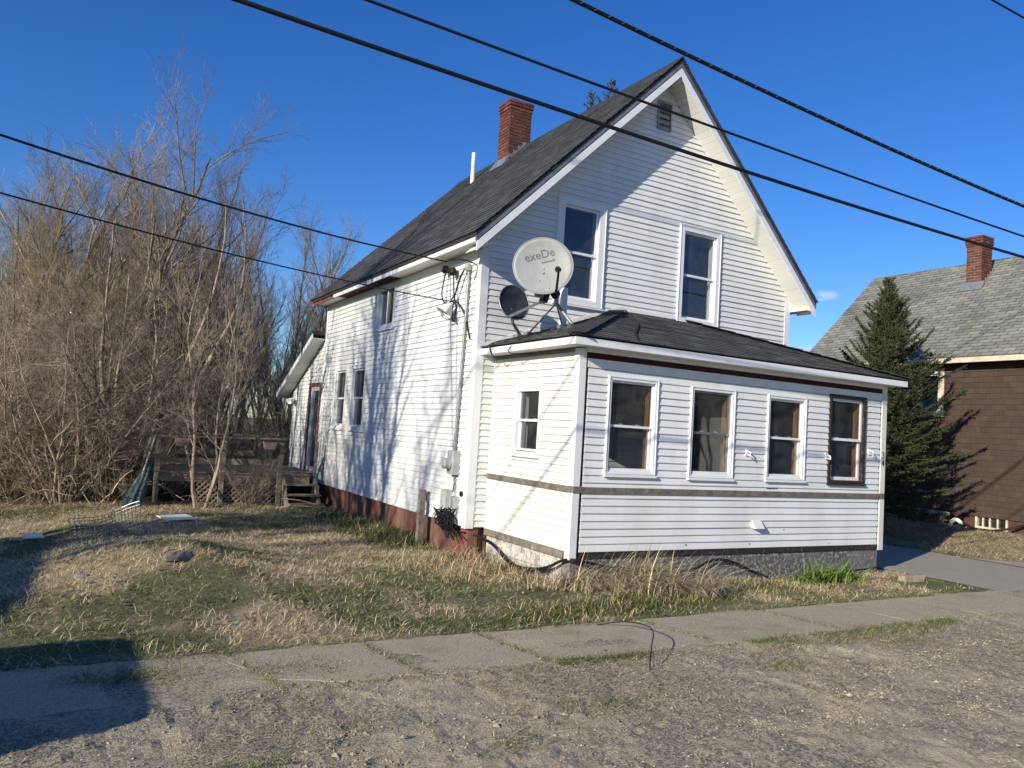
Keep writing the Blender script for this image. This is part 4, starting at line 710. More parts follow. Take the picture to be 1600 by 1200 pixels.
def wfp(s, t): p = U0.lerp(U1, s); return p+Vector((-.10*t+.05*math.sin(5*s), -.30*t+.18*math.sin(3.1*s)*t, .52*t-.06*math.sin(4*s)*t))
for k in range(19): fw_.tube([wfp(k/18, t) for t in np.linspace(0, 1, 6)], .005, 4)
for k in range(12): fw_.tube([wfp(s, k/11) for s in np.linspace(0, 1, 9)], .005, 4)
fw_.build('wire_grid', m_galv, wf)
# cables round the porch foot
cb = empty('cable_bundle', (.3, -1, -.3), 'black cables drooping along the porch foundation to the corner post', 'cable')
for k in range(4):
    d = rng.uniform(-.02, .02); cable([(-.05, .1, -.08), (.16, -.02, -.13+d), (.25, -.35, -.20+d), (.22, -1.05, -.36-k*.015), (.24, -1.7, -.30-k*.02), (.27, -2.18, -.13+d), (.45, -2.36, -.12+d), (1.2, -2.33, -.22-k*.03), (2.1, -2.32, -.30-k*.03+d), (2.8, -2.31, -.16+d), (3.5, -2.32, -.35), (3.8, -2.34, -.46)], .011-.0015*k, 'cable_strand', cb)
cable([(3.9, -2.33, -.46), (4.9, -2.36, -.45), (5.6, -2.34, -.40), (6.2, -2.34, -.36), (6.36, -2.2, -.30), (6.4, -2.1, -.45)], .014, 'cable_strand', cb)
o = cable([(-.47, -3.95, -.44), (-.30, -4.2, -.36), (-.45, -4.75, -.28), (-.78, -5.15, -.32), (-.90, -5.28, -.40), (-.93, -5.33, -.46)], .0055, 'bent_rod'); tag(o, 'thin black bent wire sticking up across the sidewalk edge', 'wire')
o = MB().hexa([(5.95, -3.0, -.46), (6.30, -3.08, -.46), (6.34, -2.95, -.46), (5.98, -2.86, -.46), (5.95, -3.0, -.37), (6.30, -3.08, -.35), (6.34, -2.95, -.35), (5.98, -2.86, -.38)]).build('timber_block', m_deckwood); tag(o, 'short weathered timber block lying beside the driveway', 'wood block')
def rock(name, loc, s, label, seed, mat=None):
    r_ = np.random.default_rng(seed); mb = MB(); mb.lathe((0, 0, 0), (0, 0, 1), [(.0, -.5), (.6, -.4), (1, -.1), (.9, .25), (.5, .45), (0, .5)], 9); mb.v = [tuple(np.array(v)*(1+r_.uniform(-.18, .18))*np.array(s)) for v in mb.v]
    o = mb.build(name, mat or m_stone); o.location = loc; o.rotation_euler = (0, 0, r_.uniform(0, 6)); tag(o, label, 'rock'); return o
for k, (x, y, s, lb) in enumerate(((-4.05, -.95, (.24, .15, .10), 'flat dark rock bedded in the lawn mound'), (-4.95, -1.05, (.10, .08, .07), 'small dark rock at the left end of the lawn mound'), (-3.85, .35, (.16, .12, .09), 'rounded grey rock on top of the lawn mound'), (-4.35, .25, (.15, .10, .10), 'jagged dark rock near the wire mesh'), (.62, -2.72, (.12, .08, .05), 'pale flat stone below the porch corner'))): rock('rock', (x, y, float(gh(x, y))+.0), s, lb, k+1)

# ------------------------------------------------------------------ bare trees
def grow(P, R, n, t0, t1, ratio, ang, rr, K, upb, wob, rmin, r_):
    N, Kp, _ = P.shape; pi = np.repeat(np.arange(N), n); m = len(pi); t = t0+(t1-t0)*(np.tile(np.arange(n), N)+r_.random(m))/n
    f = t*(Kp-1); i = np.minimum(f.astype(int), Kp-2); fr = (f-i)[:, None]; p = P[pi, i]*(1-fr)+P[pi, i+1]*fr; rp = R[pi, i]*(1-fr[:, 0])+R[pi, i+1]*fr[:, 0]
    d = nrm(P[pi, i+1]-P[pi, i]); rnd = nrm(r_.normal(size=(m, 3))); perp = nrm(np.cross(d, rnd)); a = np.radians(ang)*(1+r_.uniform(-.35, .35, m))[:, None]
    d = nrm(d*np.cos(a)+perp*np.sin(a)+np.array([0, 0, upb])); Lp = np.linalg.norm(np.diff(P, axis=1), axis=2).sum(1)[pi]; ln = Lp*ratio*(1.15-.65*t)*(.6+.8*r_.random(m))
    Q = np.empty((m, K, 3)); Q[:, 0] = p
    for k in range(1, K): d = nrm(d+r_.normal(size=(m, 3))*wob+np.array([0, 0, upb*.35])); Q[:, k] = Q[:, k-1]+d*(ln/(K-1))[:, None]
    s = np.linspace(0, 1, K)[None]; RR = np.maximum((rp*rr*(.75+.5*r_.random(m)))[:, None]*(1-.8*s), rmin*(1-.45*s)); return Q, RR
def make_tree(seed, h, stems=1, spread=.12, r0=.1, n=(12, 9, 6), ang=(42, 40, 38), ratio=(.42, .45, .5), t0=.3, lean=(0, 0), rmin=.0035, upb=(.25, .18, .12), wob=.12, split=.0):
    r_ = np.random.default_rng(seed); K = 11; P = np.zeros((stems, K, 3)); a = r_.uniform(0, 6.28)+np.arange(stems)*2*np.pi/max(stems, 1); hh = h*(1-.35*r_.random(stems)*(stems > 1))
    d = np.stack([np.cos(a)*spread+lean[0], np.sin(a)*spread+lean[1], np.ones(stems)], -1); d = nrm(d*(1 if stems > 1 else np.array([.3, .3, 1]))+0)
    P[:, 0] = np.stack([np.cos(a), np.sin(a), 0*a], -1)*(.04*stems**.5 if stems > 1 else 0); P[:, 0, 2] = -.15
    for k in range(1, K): d = nrm(d+r_.normal(size=(stems, 3))*np.array([.10, .10, 0])+np.array([0, 0, .05])); P[:, k] = P[:, k-1]+d*(hh/(K-1))[:, None]
    s = np.linspace(0, 1, K)[None]; R = (r0*(.75+.5*r_.random(stems)))[:, None]*(1-.88*s)**.9
    L1 = grow(P, R, n[0], t0, .98, ratio[0], ang[0], .55, 7, upb[0], wob, rmin*1.8, r_); L2 = grow(*L1, n[1], .15, .98, ratio[1], ang[1], .55, 5, upb[1], wob, rmin*1.2, r_); L3 = grow(*L2, n[2], .15, 1., ratio[2], ang[2], .6, 4, upb[2], wob, rmin, r_)
    tr = tubes_np(P, R, 7); cr = cat([tubes_np(*L1, 4), tubes_np(*L2, 3), tubes_np(*L3, 3)]); return tr, cr
def mesh_only(name, VQ, mat):
    V, Qq = VQ; me = bpy.data.meshes.new(name); me.vertices.add(len(V)); me.vertices.foreach_set('co', V.astype(np.float32).ravel()); m = len(Qq); me.loops.add(m*4); me.loops.foreach_set('vertex_index', Qq.astype(np.int32).ravel())
    me.polygons.add(m); me.polygons.foreach_set('loop_start', np.arange(0, m*4, 4, dtype=np.int32)); me.polygons.foreach_set('loop_total', np.full(m, 4, np.int32)); me.polygons.foreach_set('use_smooth', np.ones(m, bool)); me.materials.append(mat); me.update(calc_edges=True); return me
protos = {}
def proto(key, bark, twig, **kw):
    tr, cr = make_tree(**kw); protos[key] = (mesh_only('trunk', tr, bark), mesh_only('crown', cr, twig))
def place(key, x, y, s, rz, name, label, group=None, z=None, sz=None):
    o = empty(name, (x, y, float(gh(x, y)) if z is None else z), label, 'tree', group); o.rotation_euler = (0, 0, rz); o.scale = (s, s, sz or s)
    for nm, me in zip(('trunk', 'crown'), protos[key]):
        c = bpy.data.objects.new(nm, me); col.objects.link(c); c.parent = o
    return o
proto('big', m_bark, m_twig, seed=1, h=9.5, stems=1, r0=.15, n=(17, 11, 8), t0=.28, ratio=(.46, .45, .48))
proto('multi', m_palebark, m_twig, seed=5, h=8.0, stems=5, spread=.26, r0=.075, n=(11, 9, 7), t0=.22, ratio=(.36, .44, .5), lean=(.06, -.02))
proto('tall', m_bark, m_twig, seed=9, h=12, stems=1, r0=.10, n=(26, 9, 5), ang=(34, 36, 36), ratio=(.24, .42, .5), t0=.3)
proto('tall2', m_bark, m_twig, seed=14, h=12, stems=2, spread=.08, r0=.085, n=(20, 9, 5), ang=(32, 36, 36), ratio=(.24, .42, .5), t0=.25)
proto('willow', m_bark, m_twig_yellow, seed=21, h=6.5, stems=8, spread=.42, r0=.05, n=(12, 10, 6), ang=(30, 30, 30), ratio=(.35, .45, .55), t0=.15, rmin=.0034)
proto('shrub', m_palebark, m_twig, seed=27, h=4.2, stems=11, spread=.62, r0=.034, n=(10, 8, 6), ang=(48, 46, 44), ratio=(.42, .48, .52), t0=.08, upb=(.08, .04, .0), wob=.2, rmin=.0030)
proto('arch', m_palebark, m_twig, seed=33, h=5.2, stems=7, spread=.75, r0=.042, n=(11, 8, 6), ang=(48, 44, 44), ratio=(.36, .45, .5), t0=.12, upb=(.05, .02, -.02), wob=.18, rmin=.0030)
proto('slim', m_palebark, m_twig, seed=55, h=5.6, stems=4, spread=.30, r0=.036, n=(10, 8, 6), t0=.2, ratio=(.34, .44, .5))
place('slim', -2.72, 6.35, 1., 1.3, 'multi_stem_tree', 'slim pale multi-stemmed bare tree growing just before the deck lattice')
place('multi', -3.85, 7.9, .92, 3.6, 'multi_stem_tree', 'tallest pale multi-stemmed bare tree behind the leaning umbrella')
place('big', -4.1, 13.5, .98, .6, 'bare_tree', 'broad dark bare tree rising highest over the thicket')
place('big', -6.4, 14.5, .86, 2.5, 'bare_tree', 'dark crooked bare tree at the left edge of the picture')
place('big', -1.5, 15.0, .90, 4.4, 'bare_tree', 'medium bare tree between the highest tree and the house')
place('tall', -1.5, 9.7, .62, 1.0, 'bare_tree', 'slender bare tree standing behind the deck rail nearest the lean-to')
place('big', -5.9, 17.5, 1.12, 1.9, 'bare_tree', 'tall dark bare tree second from the left edge'); place('big', -2.9, 17.0, 1.05, 3.3, 'bare_tree', 'tall dark bare tree right of the highest tree')
place('willow', -5.2, 12.0, 1.05, .3, 'willow_shrub', 'yellow-brown willow shrub left of the deck', 'yellow-brown willows'); place('willow', -2.6, 13.2, 1.0, 2.2, 'willow_shrub', 'yellow-brown willow shrub straight behind the deck', 'yellow-brown willows'); place('willow', -6.3, 18.0, 1.15, 4.0, 'willow_shrub', 'yellow-brown willow shrub farthest back at the left edge', 'yellow-brown willows')
for k, (kk, x, y, s, lb) in enumerate((('shrub', -5.15, 7.3, .95, 'tangled bare shrub on the left of the umbrella'), ('arch', -4.35, 8.6, 1.1, 'arching bare shrub behind the umbrella'), ('shrub', -5.9, 8.4, 1.15, 'tangled bare shrub at the left edge before the thicket'), ('arch', -6.2, 10.3, 1.15, 'arching bare shrub deep at the left edge'), ('arch', -3.9, 11.2, .9, 'arching bare shrub behind the far deck rail'), ('shrub', -1.75, 6.75, .3, 'small twiggy bush sprouting beside the deck steps'))): place(kk, x, y, s, 1.7*k+.4, 'bare_shrub', lb, 'bare shrubs round the deck')
r_ = np.random.default_rng(40); n = 0
while n < 100:
    y = 14+24*r_.random()**.8; x0 = -5.3-.058*(y+10.4); x = r_.uniform(x0-1.0, -1.2+.36*(y-7)); 
    kk = ('tall', 'tall2', 'tall', 'willow')[r_.integers(4)] if y < 24 else ('tall', 'tall2')[r_.integers(2)]
    s = r_.uniform(.60, .98)*(1 if kk != 'willow' else 1.1); px = (x-x0)/(.32*(y+10)); s *= 1.0-.12*np.clip(px*1.2-.3, 0, 1)
    place(kk, x, y, s*(1+.008*(y-15)), r_.uniform(0, 6.28), 'bare_tree' if kk != 'willow' else 'willow_shrub',
          {'tall': 'single-stemmed bare tree', 'tall2': 'twin-stemmed bare tree', 'willow': 'yellowish willow shrub'}[kk]+(' in the near row' if y < 20 else ' in the middle row' if y < 28 else ' in the far row')+' of woodland '+('at the left edge' if px < .25 else 'above the umbrella' if px < .5 else 'behind the deck' if px < .75 else 'beside the lean-to roof'), 'woodland trees behind the thicket'); n += 1
same = {}
for o in [o for o in col.objects if o.get('group') == 'woodland trees behind the thicket']: same.setdefault(o['label'], []).append(o)
ordw = ['leftmost', 'second from left', 'third from left', 'fourth from left', 'fifth from left', 'sixth from left', 'seventh from left', 'eighth from left', 'ninth from left', 'tenth from left', 'eleventh from left', 'twelfth from left']
for lb, os_ in same.items():
    if len(os_) > 1:
        for k, o in enumerate(sorted(os_, key=lambda o: (o.location.x-CAM.x)/(o.location.y-CAM.y))): o['label'] = lb+', '+(ordw[k] if k < len(ordw) else 'one of the rightmost')
# undergrowth thicket
r_ = np.random.default_rng(41)
def brush(n, xr, yr, h0, h1, seed, filt=None):
    r_ = np.random.default_rng(seed); x = r_.uniform(*xr, n*2); y = r_.uniform(*yr, n*2); ok = filt(x, y) if filt else np.ones(n*2, bool); x, y = x[ok][:n], y[ok][:n]; m = len(x); K = 7; P = np.empty((m, K, 3)); P[:, 0] = np.stack([x, y, gh(x, y)-.05], -1)
    d = nrm(np.stack([r_.normal(0, .4, m), r_.normal(0, .4, m), np.ones(m)], -1)); h = r_.uniform(h0, h1, m)
    for k in range(1, K): d = nrm(d+r_.normal(size=(m, 3))*.17+np.array([0, 0, -.05])); P[:, k] = P[:, k-1]+d*(h/(K-1))[:, None]
    R = (r_.uniform(.005, .013, m))[:, None]*(1-.75*np.linspace(0, 1, K)[None]); L2 = grow(P, R, 8, .12, 1, .3, 45, .6, 5, .03, .18, .0032, r_); L3 = grow(*L2, 3, .2, 1, .45, 42, .7, 3, .0, .2, .0028, r_)
    out = []; cc = []
    for (p, rr), S in (((P, R), 3), (L2, 3), (L3, 3)):
        v, q = tubes_np(p, rr, S); out.append((v, q)); base = np.array((.36, .295, .215)); tone = np.exp(r_.normal(-.50, .62, len(p))); tint = r_.random((len(p), 1)); c_ = base*tone[:, None]*(1-tint*.35)+np.array((.34, .235, .10))*tint*.35; cc.append(np.repeat(c_, p.shape[1]*S, 0))  # stem tones pulled dark and uneven: the thicket's shaded depth put into the colour
    V, Qq = cat(out); return V, Qq, np.concatenate(cc)
V, Qq, C_ = brush(760, (-9, 3), (8.2, 19), 1.8, 4.8, 42, lambda x, y: (x > -5.6-.058*(y+10.4)-1) & (x < -1.6+.36*(y-7)) & ~((x > -3.7) & (x < .3) & (y < 10.3)))
o = npmesh('thicket', V, Qq, m_brush, C=C_); tag(o, 'dense brown leafless thicket filling the left behind the deck', 'thicket', kind='stuff')
V, Qq, C_ = brush(330, (-7.5, -3.7), (5.6, 9), 1.0, 2.8, 43, lambda x, y: (x < -3.9) & (y > 6.3-.5*(x+4.)*(x < -4)) & ((x < -4.35) | (y > 7.3)))
o = npmesh('low_brush', V, Qq, m_brush, C=C_); tag(o, 'low tangled dry brush on the left of the umbrella', 'brush', kind='stuff')
V, Qq, C_ = brush(190, (-30, 70), (36, 60), 3, 6.5, 44, lambda x, y: x > -5.6-.058*(y+10.4)-4)
o = npmesh('far_brush', V, Qq, m_brush, C=C_); tag(o, 'far belt of leafless brush on the horizon', 'brush', kind='stuff')
# trees standing left of the picture, whose shadows cross the lawn and the wall
place('big', -12.6, -1.2, 1.2, 2.0, 'bare_tree', 'bare tree left of the picture whose shadow falls on the wall', z=GZ); place('multi', -13.0, -1.5, 1.3, .4, 'multi_stem_tree', 'multi-stemmed bare tree left of the picture shading the lawn', z=GZ); place('big', -10.2, 1.6, .8, 5.0, 'bare_tree', 'smaller bare tree left of the picture near the lawn mound', z=GZ); place('tall2', -13.2, .6, 1.0, 3.0, 'bare_tree', 'tall twin-stemmed bare tree left of the picture', z=GZ)
place('tall', -10.3, -.1, .85, 2.3, 'bare_tree', 'slender bare tree left of the picture by the lawn', z=GZ)

# ------------------------------------------------------------------ spruces
def spruce(name, x, y, z, h, rad, seed, label, whorls=26, dens=1.0, skirt=.10, cap=9., ex=.86, nn_=9, nw=.0066):
    r_ = np.random.default_rng(seed); root = empty(name, (x, y, z), label, 'tree'); MB().tube([(x, y, z-.1), (x+.02, y, z+h*.5), (x, y, z+h)], [.085*h/5, .05*h/5, .006], 8).build('trunk', m_bark, root)
    Pb = []; Rb = []; tw = []
    for k in range(whorls):
        t = skirt+(1-skirt)*(k/whorls)**.95; zz = z+h*t; Lb = min(cap, rad*(1-t)**ex)+.04; nb_ = int(8+r_.integers(0, 4)) if t < .85 else 6
        for j in range(nb_):
            a = 2*math.pi*(j+r_.random()*.7)/nb_+k*.9; Lk = Lb*r_.uniform(.42, 1.3); el = math.radians(-12+62*t+r_.uniform(-10, 10)); K = 6; p = np.empty((K, 3)); p[0] = (x, y, zz+r_.uniform(-.04, .04)); 
            for i in range(1, K): e = el+(.22*(i/K)**2*2.2 if t < .8 else .2*i/K); p[i] = p[i-1]+np.array((math.cos(a)*math.cos(e), math.sin(a)*math.cos(e), math.sin(e)))*Lk/(K-1)
            Pb.append(p); Rb.append(np.linspace(.012*Lk+.005, .004, K)); m = max(5, int(Lk*34*dens))
            s = np.sort(r_.uniform(.12, 1, m))*(K-1); i = np.minimum(s.astype(int), K-2); f = (s-i)[:, None]; q = p[i]*(1-f)+p[i+1]*f; d = nrm(p[i+1]-p[i])
            side = nrm(np.cross(d, (0, 0, 1)))*np.where(r_.random(m) < .5, 1, -1)[:, None]; dd = nrm(d*.75+side*r_.uniform(.3, 1, (m, 1))+np.array((0, 0, 1))*r_.uniform(-.35, .22, (m, 1))); ln = (.24*(1.1-s/(K-1)*.6)*(.5+.8*r_.random(m)))*min(1, .45+Lk*.6)
            tw.append((q, dd, ln)); tw.append((p[-2:-1], nrm(p[-1:]-p[-2:-1]), np.array([Lk/(K-1)+.08])))
    br = tubes_np(np.array(Pb), np.array(Rb), 4); npmesh('limbs', *br, m_bark, root)
    q = np.concatenate([t_[0] for t_ in tw]); d = np.concatenate([t_[1] for t_ in tw]); ln = np.concatenate([t_[2] for t_ in tw]); m = len(q); nn = nn_
    ii = np.repeat(np.arange(m), nn); s = r_.random(m*nn); base = q[ii]+d[ii]*(s*ln[ii])[:, None]; pr = nrm(np.cross(d[ii], r_.normal(size=(m*nn, 3)))); nd = nrm(d[ii]*.75+pr*.75+np.array((0, 0, .18))); wv = nrm(np.cross(nd, r_.normal(size=(m*nn, 3))))*nw; nl = r_.uniform(.022, .045, m*nn)[:, None]
    V = np.stack([base-wv, base+wv, base+nd*nl+wv*.5, base+nd*nl-wv*.5], 1).reshape(-1, 3); F = np.arange(m*nn*4).reshape(-1, 4)
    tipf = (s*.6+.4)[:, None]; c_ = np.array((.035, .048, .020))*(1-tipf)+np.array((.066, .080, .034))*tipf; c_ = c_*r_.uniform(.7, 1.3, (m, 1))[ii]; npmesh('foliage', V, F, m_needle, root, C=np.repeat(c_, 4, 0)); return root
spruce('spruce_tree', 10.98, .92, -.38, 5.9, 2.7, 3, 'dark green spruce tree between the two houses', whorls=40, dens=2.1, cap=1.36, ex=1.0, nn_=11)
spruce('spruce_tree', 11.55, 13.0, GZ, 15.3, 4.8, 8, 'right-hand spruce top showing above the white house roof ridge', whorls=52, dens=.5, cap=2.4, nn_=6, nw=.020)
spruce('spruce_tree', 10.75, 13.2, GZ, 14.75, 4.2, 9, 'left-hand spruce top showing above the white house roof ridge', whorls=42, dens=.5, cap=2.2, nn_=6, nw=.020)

# ------------------------------------------------------------------ grass, straw and grit
def blades(name, x, y, ln, wd, lie, colr, seed, label, catg, kind='stuff', z=None, curl=.5, parent=None, dirn=None):
    r_ = np.random.default_rng(seed); m = len(x); a = r_.uniform(0, 2*np.pi, m) if dirn is None else dirn; el = np.radians(lie); zz = gh(x, y)-.006 if z is None else z
    d = np.stack([np.cos(a)*np.cos(el), np.sin(a)*np.cos(el), np.sin(el)], -1); sd = np.stack([-np.sin(a), np.cos(a), r_.uniform(-.3, .3, m)], -1)*(wd/2)[:, None]; p0 = np.stack([x, y, zz], -1)
    p1 = p0+d*(ln*.5)[:, None]; d2 = nrm(d+np.stack([np.cos(a)*curl*.5, np.sin(a)*curl*.5, -np.full(m, curl)*np.sin(el)], -1)); p2 = p1+d2*(ln*.5)[:, None]; p2[:, 2] = np.maximum(p2[:, 2], zz+.008)
    V = np.stack([p0-sd, p0+sd, p1+sd*.8, p1-sd*.8, p2+sd*.15, p2-sd*.15], 1).reshape(-1, 3); b = np.arange(m)[:, None]*6; F = np.concatenate([b+np.array([0, 1, 2, 3]), b+np.array([3, 2, 4, 5])])
    o = npmesh(name, V, F, m_blade, parent, C=np.repeat(colr, 6, 0))
    if label: tag(o, label, catg, kind=kind)
    return o
r_ = np.random.default_rng(50)
def lawnpts(n, xr, yr, ok):
    x = r_.uniform(*xr, n); y = r_.uniform(*yr, n); k = ok(x, y); return x[k], y[k]
lawn_ok = lambda x, y: ((x < .02) & (y > -3.80+.12*(fbm(x, x*0, 1.4, 9)-.5)+.2*(vn(x, y, 3, 9)-.6)) | (x >= .02) & (y < -D-.02) & (y > -3.76+.25*ss(2.5, 6, x)*0+.1*(vn(x, y, 4)-.5)) & (x < 6.6)) & ~((x > -3.55) & (y > 7.0))
def colmix(x, y, gfac):
    m = len(x); isg = r_.random(m) < gfac; c_ = np.where(isg[:, None], np.array((.125, .155, .045)), np.array((.64, .51, .31))); t = r_.random((m, 1)); c_ = np.where(isg[:, None], c_*(.5+1.0*t), c_*(.40+.95*t)); return c_*(1+r_.uniform(-.1, .1, (m, 3))), isg
x, y = lawnpts(330000, (-7, 6.6), (-4.0, 7.0), lawn_ok); gmk = green_mask(x, y); thin = fbm(x, y, 1.7, 44); keep = (r_.random(len(x)) < .18+1.4*ss(.30, .65, thin)); x, y, gmk = x[keep], y[keep], gmk[keep]
C_, isg = colmix(x, y, np.clip(gmk*.8+.08, 0, 1)); m = len(x)
blades('lawn_grass', x, y, np.where(isg, r_.uniform(.025, .08, m), r_.uniform(.04, .15, m)), r_.uniform(.003, .0065, m), np.where(isg, r_.uniform(20, 65, m), r_.uniform(3, 52, m)), C_, 51, 'patchy lawn of straw and green grass beside the house', 'grass')
x, y = lawnpts(5000, (-7, 6.4), (-3.9, 6.8), lawn_ok); m = len(x); k = fbm(x, y, 1.5, 91) > .5; x, y = x[k], y[k]; m = len(x); C_ = np.array((.30, .225, .14))*r_.uniform(.3, 1.1, (m, 1))*(1+r_.uniform(-.1, .1, (m, 3)))
blades('dead_leaves', x, y, r_.uniform(.03, .08, m), r_.uniform(.015, .04, m), r_.uniform(4, 50, m), C_, 57, 'dead brown leaves scattered over the lawn', 'leaves', z=gh(x, y)+.02)
x, y = lawnpts(36000, (9.8, 14.0), (-3.2, 5), lambda x, y: (y > -2.6+1.5*np.exp(-(x-9.9)/.5)) & (x > 10.0)); C_, isg = colmix(x, y, np.where(x < 10.5, .35, .12)); m = len(x)
blades('straw_strip', x, y, r_.uniform(.05, .20, m), r_.uniform(.004, .008, m), r_.uniform(3, 35, m), C_, 52, 'dry straw strip before the brown house', 'grass')
# leaf litter under the thicket
x, y = lawnpts(26000, (-8, .2), (5.2, 16), lambda x, y: (x > -6.6-.058*(y-4)) & (y > 5.0-.35*(x+4)) | (y > 7) & (x < 0)); m = len(x); C_ = np.array((.36, .26, .165))*r_.uniform(.4, 1.4, (m, 1))
blades('leaf_litter', x, y, r_.uniform(.04, .11, m), r_.uniform(.015, .035, m), r_.uniform(2, 30, m), C_, 53, 'brown leaf litter below the bare thicket', 'leaf litter')
# fringe along sidewalk edges and joints, and the green band on the road edge
xs, ys = [], []
for k in range(2600): xs.append(r_.uniform(-6, 6.2)); ys.append(-3.84+abs(r_.normal(0, .05)))
for k in range(9000):
    x_ = r_.uniform(-1.6, 3.9); w_ = .13+.30*ss(-.5, 1.2, x_)*ss(4.2, 2.4, x_); yy_ = -4.90-abs(r_.normal(0, .5))*w_
    if vn(x_, yy_, 2.2, 60) > .33: xs.append(x_); ys.append(yy_)
for k in range(1500): j_ = joints[r_.integers(2, 7)]; yy_ = r_.uniform(-4.85, -3.8); xs.append(j_-(yy_+4.35)*.22+r_.normal(0, .02)); ys.append(yy_)
for (cx_, cy_, n_, s_) in ((-3.6, -4.4, 500, .22), (-4.75, -4.25, 1100, .20), (-2.75, -6.2, 200, .13), (-1.8, -5.9, 260, .15), (.3, -5.6, 300, .15), (2.3, -5.4, 300, .14), (3.0, -6.4, 120, .1), (-4.2, -6.0, 150, .1)):
    for k in range(n_): xs.append(r_.normal(cx_, s_)); ys.append(r_.normal(cy_, s_*.5))
x, y = np.array(xs), np.array(ys); m = len(x); C_, isg = colmix(x, y, .58); blades('verge_grass', x, y, r_.uniform(.03, .085, m), r_.uniform(.003, .006, m), np.where(isg, r_.uniform(20, 70, m), r_.uniform(4, 30, m)), C_, 54, 'short grass fringe along the sidewalk edges and cracks', 'grass', z=rh(x, y))
# loose straw on the road
x = r_.uniform(-6, 4.5, 30000); y = -4.93-np.abs(r_.normal(0, .9, 30000)); k = fbm(x, y, 1.1, 71) > .5+.05*ss(-1, 3, x); x, y = x[k], y[k]; m = len(x); C_ = np.array((.55, .44, .28))*r_.uniform(.3, 1.2, (m, 1))
blades('loose_straw', x, y, r_.uniform(.02, .10, m), r_.uniform(.002, .0045, m), r_.uniform(0, 22, m), C_, 55, 'loose straw scattered over the gritty road edge', 'straw', z=rh(x, y)+.003)
# tall dead grass at the porch corner, bent over
def clump(name, pts, n, h0, h1, label, seed, col0=(.42, .32, .18), spread=.16, green=0., lean=None, wd=(.003, .007), cat_='grass', bend=.5, gcol=(.115, .15, .04)):
    r_ = np.random.default_rng(seed); xs, ys = [], []
    for (cx_, cy_, w_) in pts: k = int(n*w_); xs.append(r_.normal(cx_, spread, k)); ys.append(r_.normal(cy_, spread*.7, k))
    x = np.concatenate(xs); y = np.concatenate(ys); y = np.where((x > PX0-.05) & (x < PX1), np.minimum(y, -D-.03), y); m = len(x); K = 5; P = np.empty((m, K, 3)); P[:, 0] = np.stack([x, y, gh(x, y)-.02], -1); h = r_.uniform(h0, h1, m)
    a = r_.uniform(0, 6.28, m) if lean is None else r_.normal(lean, .7, m); b_ = r_.uniform(.05, .55, m); d = nrm(np.stack([np.cos(a)*b_, np.sin(a)*b_, np.ones(m)], -1)); g_ = r_.uniform(.1, bend, m)[:, None]*np.stack([np.cos(a), np.sin(a), -.7*np.ones(m)], -1)
    for k in range(1, K): P[:, k] = P[:, k-1]+d*(h/(K-1))[:, None]; d = nrm(d+g_)
    P[:, :, 2] = np.maximum(P[:, :, 2], (gh(x, y)-.01)[:, None]); ins = (P[:, :, 0] > PX0) & (P[:, :, 0] < PX1) & (P[:, :, 1] > -D-.03); P[:, :, 1] = np.where(ins, -D-.03, P[:, :, 1]); sd = np.stack([-np.sin(a), np.cos(a), 0*a], -1)*r_.uniform(*wd, (m, 1))
    wv = np.array([1, .95, .8, .55, .1]); V = np.stack([P-sd[:, None]*wv[:, None], P+sd[:, None]*wv[:, None]], 2).reshape(-1, 3); b = (np.arange(m)*K*2)[:, None]; F = np.concatenate([b+np.array([2*k, 2*k+1, 2*k+3, 2*k+2]) for k in range(K-1)])
    isg = r_.random(m) < green; c_ = np.where(isg[:, None], np.array(gcol), np.array(col0))*r_.uniform(.35, 1.25, (m, 1))*(1+r_.uniform(-.12, .12, (m, 3))); return tag(npmesh(name, V, F, m_blade, C=np.repeat(c_, K*2, 0)), label, cat_, kind='stuff' if name != 'daylily_plant' else None)
clump('dead_grass', [(.75, -2.45, 1), (1.1, -2.45, 1.1), (1.4, -2.5, 1.), (.45, -2.45, .6), (1.2, -2.75, .6), (1.5, -2.9, .9), (1.75, -3.0, .8), (.9, -2.7, .5)], 270, .22, .75, 'tall dead straw-coloured grass bending over at the porch corner', 61, col0=(.66, .54, .35), lean=-1.1, spread=.15, bend=.95)
clump('dry_weeds', [(.1, -.3, 1), (-.05, -.9, .9), (.15, -1.6, .8), (-.3, -.2, .8), (.2, -2.2, .7), (-.5, -1.3, .6), (-.9, -.6, .6)], 300, .12, .38, 'matted dry weeds along the whitewashed side foundation', 62, col0=(.50, .38, .22), spread=.22, bend=.9)
clump('green_tufts', [(-.35, 2.2, 1), (-.3, 3.0, 1), (-.35, 3.8, 1), (-.3, 1.5, .8), (-.4, 4.8, .8), (-.6, 2.6, .6)], 800, .08, .30, 'thick green grass tufts along the red foundation', 63, green=.7, spread=.26, bend=.8)
clump('green_verge', [(-.2, -3.35, 1), (.3, -3.3, 1), (.75, -3.2, 1), (-.9, -3.5, .7), (2.6, -2.7, .8), (3.2, -2.8, .8), (2.2, -3.0, .7)], 600, .05, .18, 'green grass verge between the porch and the sidewalk', 64, green=.62, spread=.26, bend=.8)
clump('daylily_plant', [(4.15, -2.75, 1), (4.45, -2.7, 1.2), (4.75, -2.72, 1.1), (4.95, -2.8, .6)], 75, .22, .42, 'bright green daylily clump before the porch foundation', 65, green=1., spread=.12, wd=(.008, .014), cat_='plant', gcol=(.15, .23, .045), bend=.8)
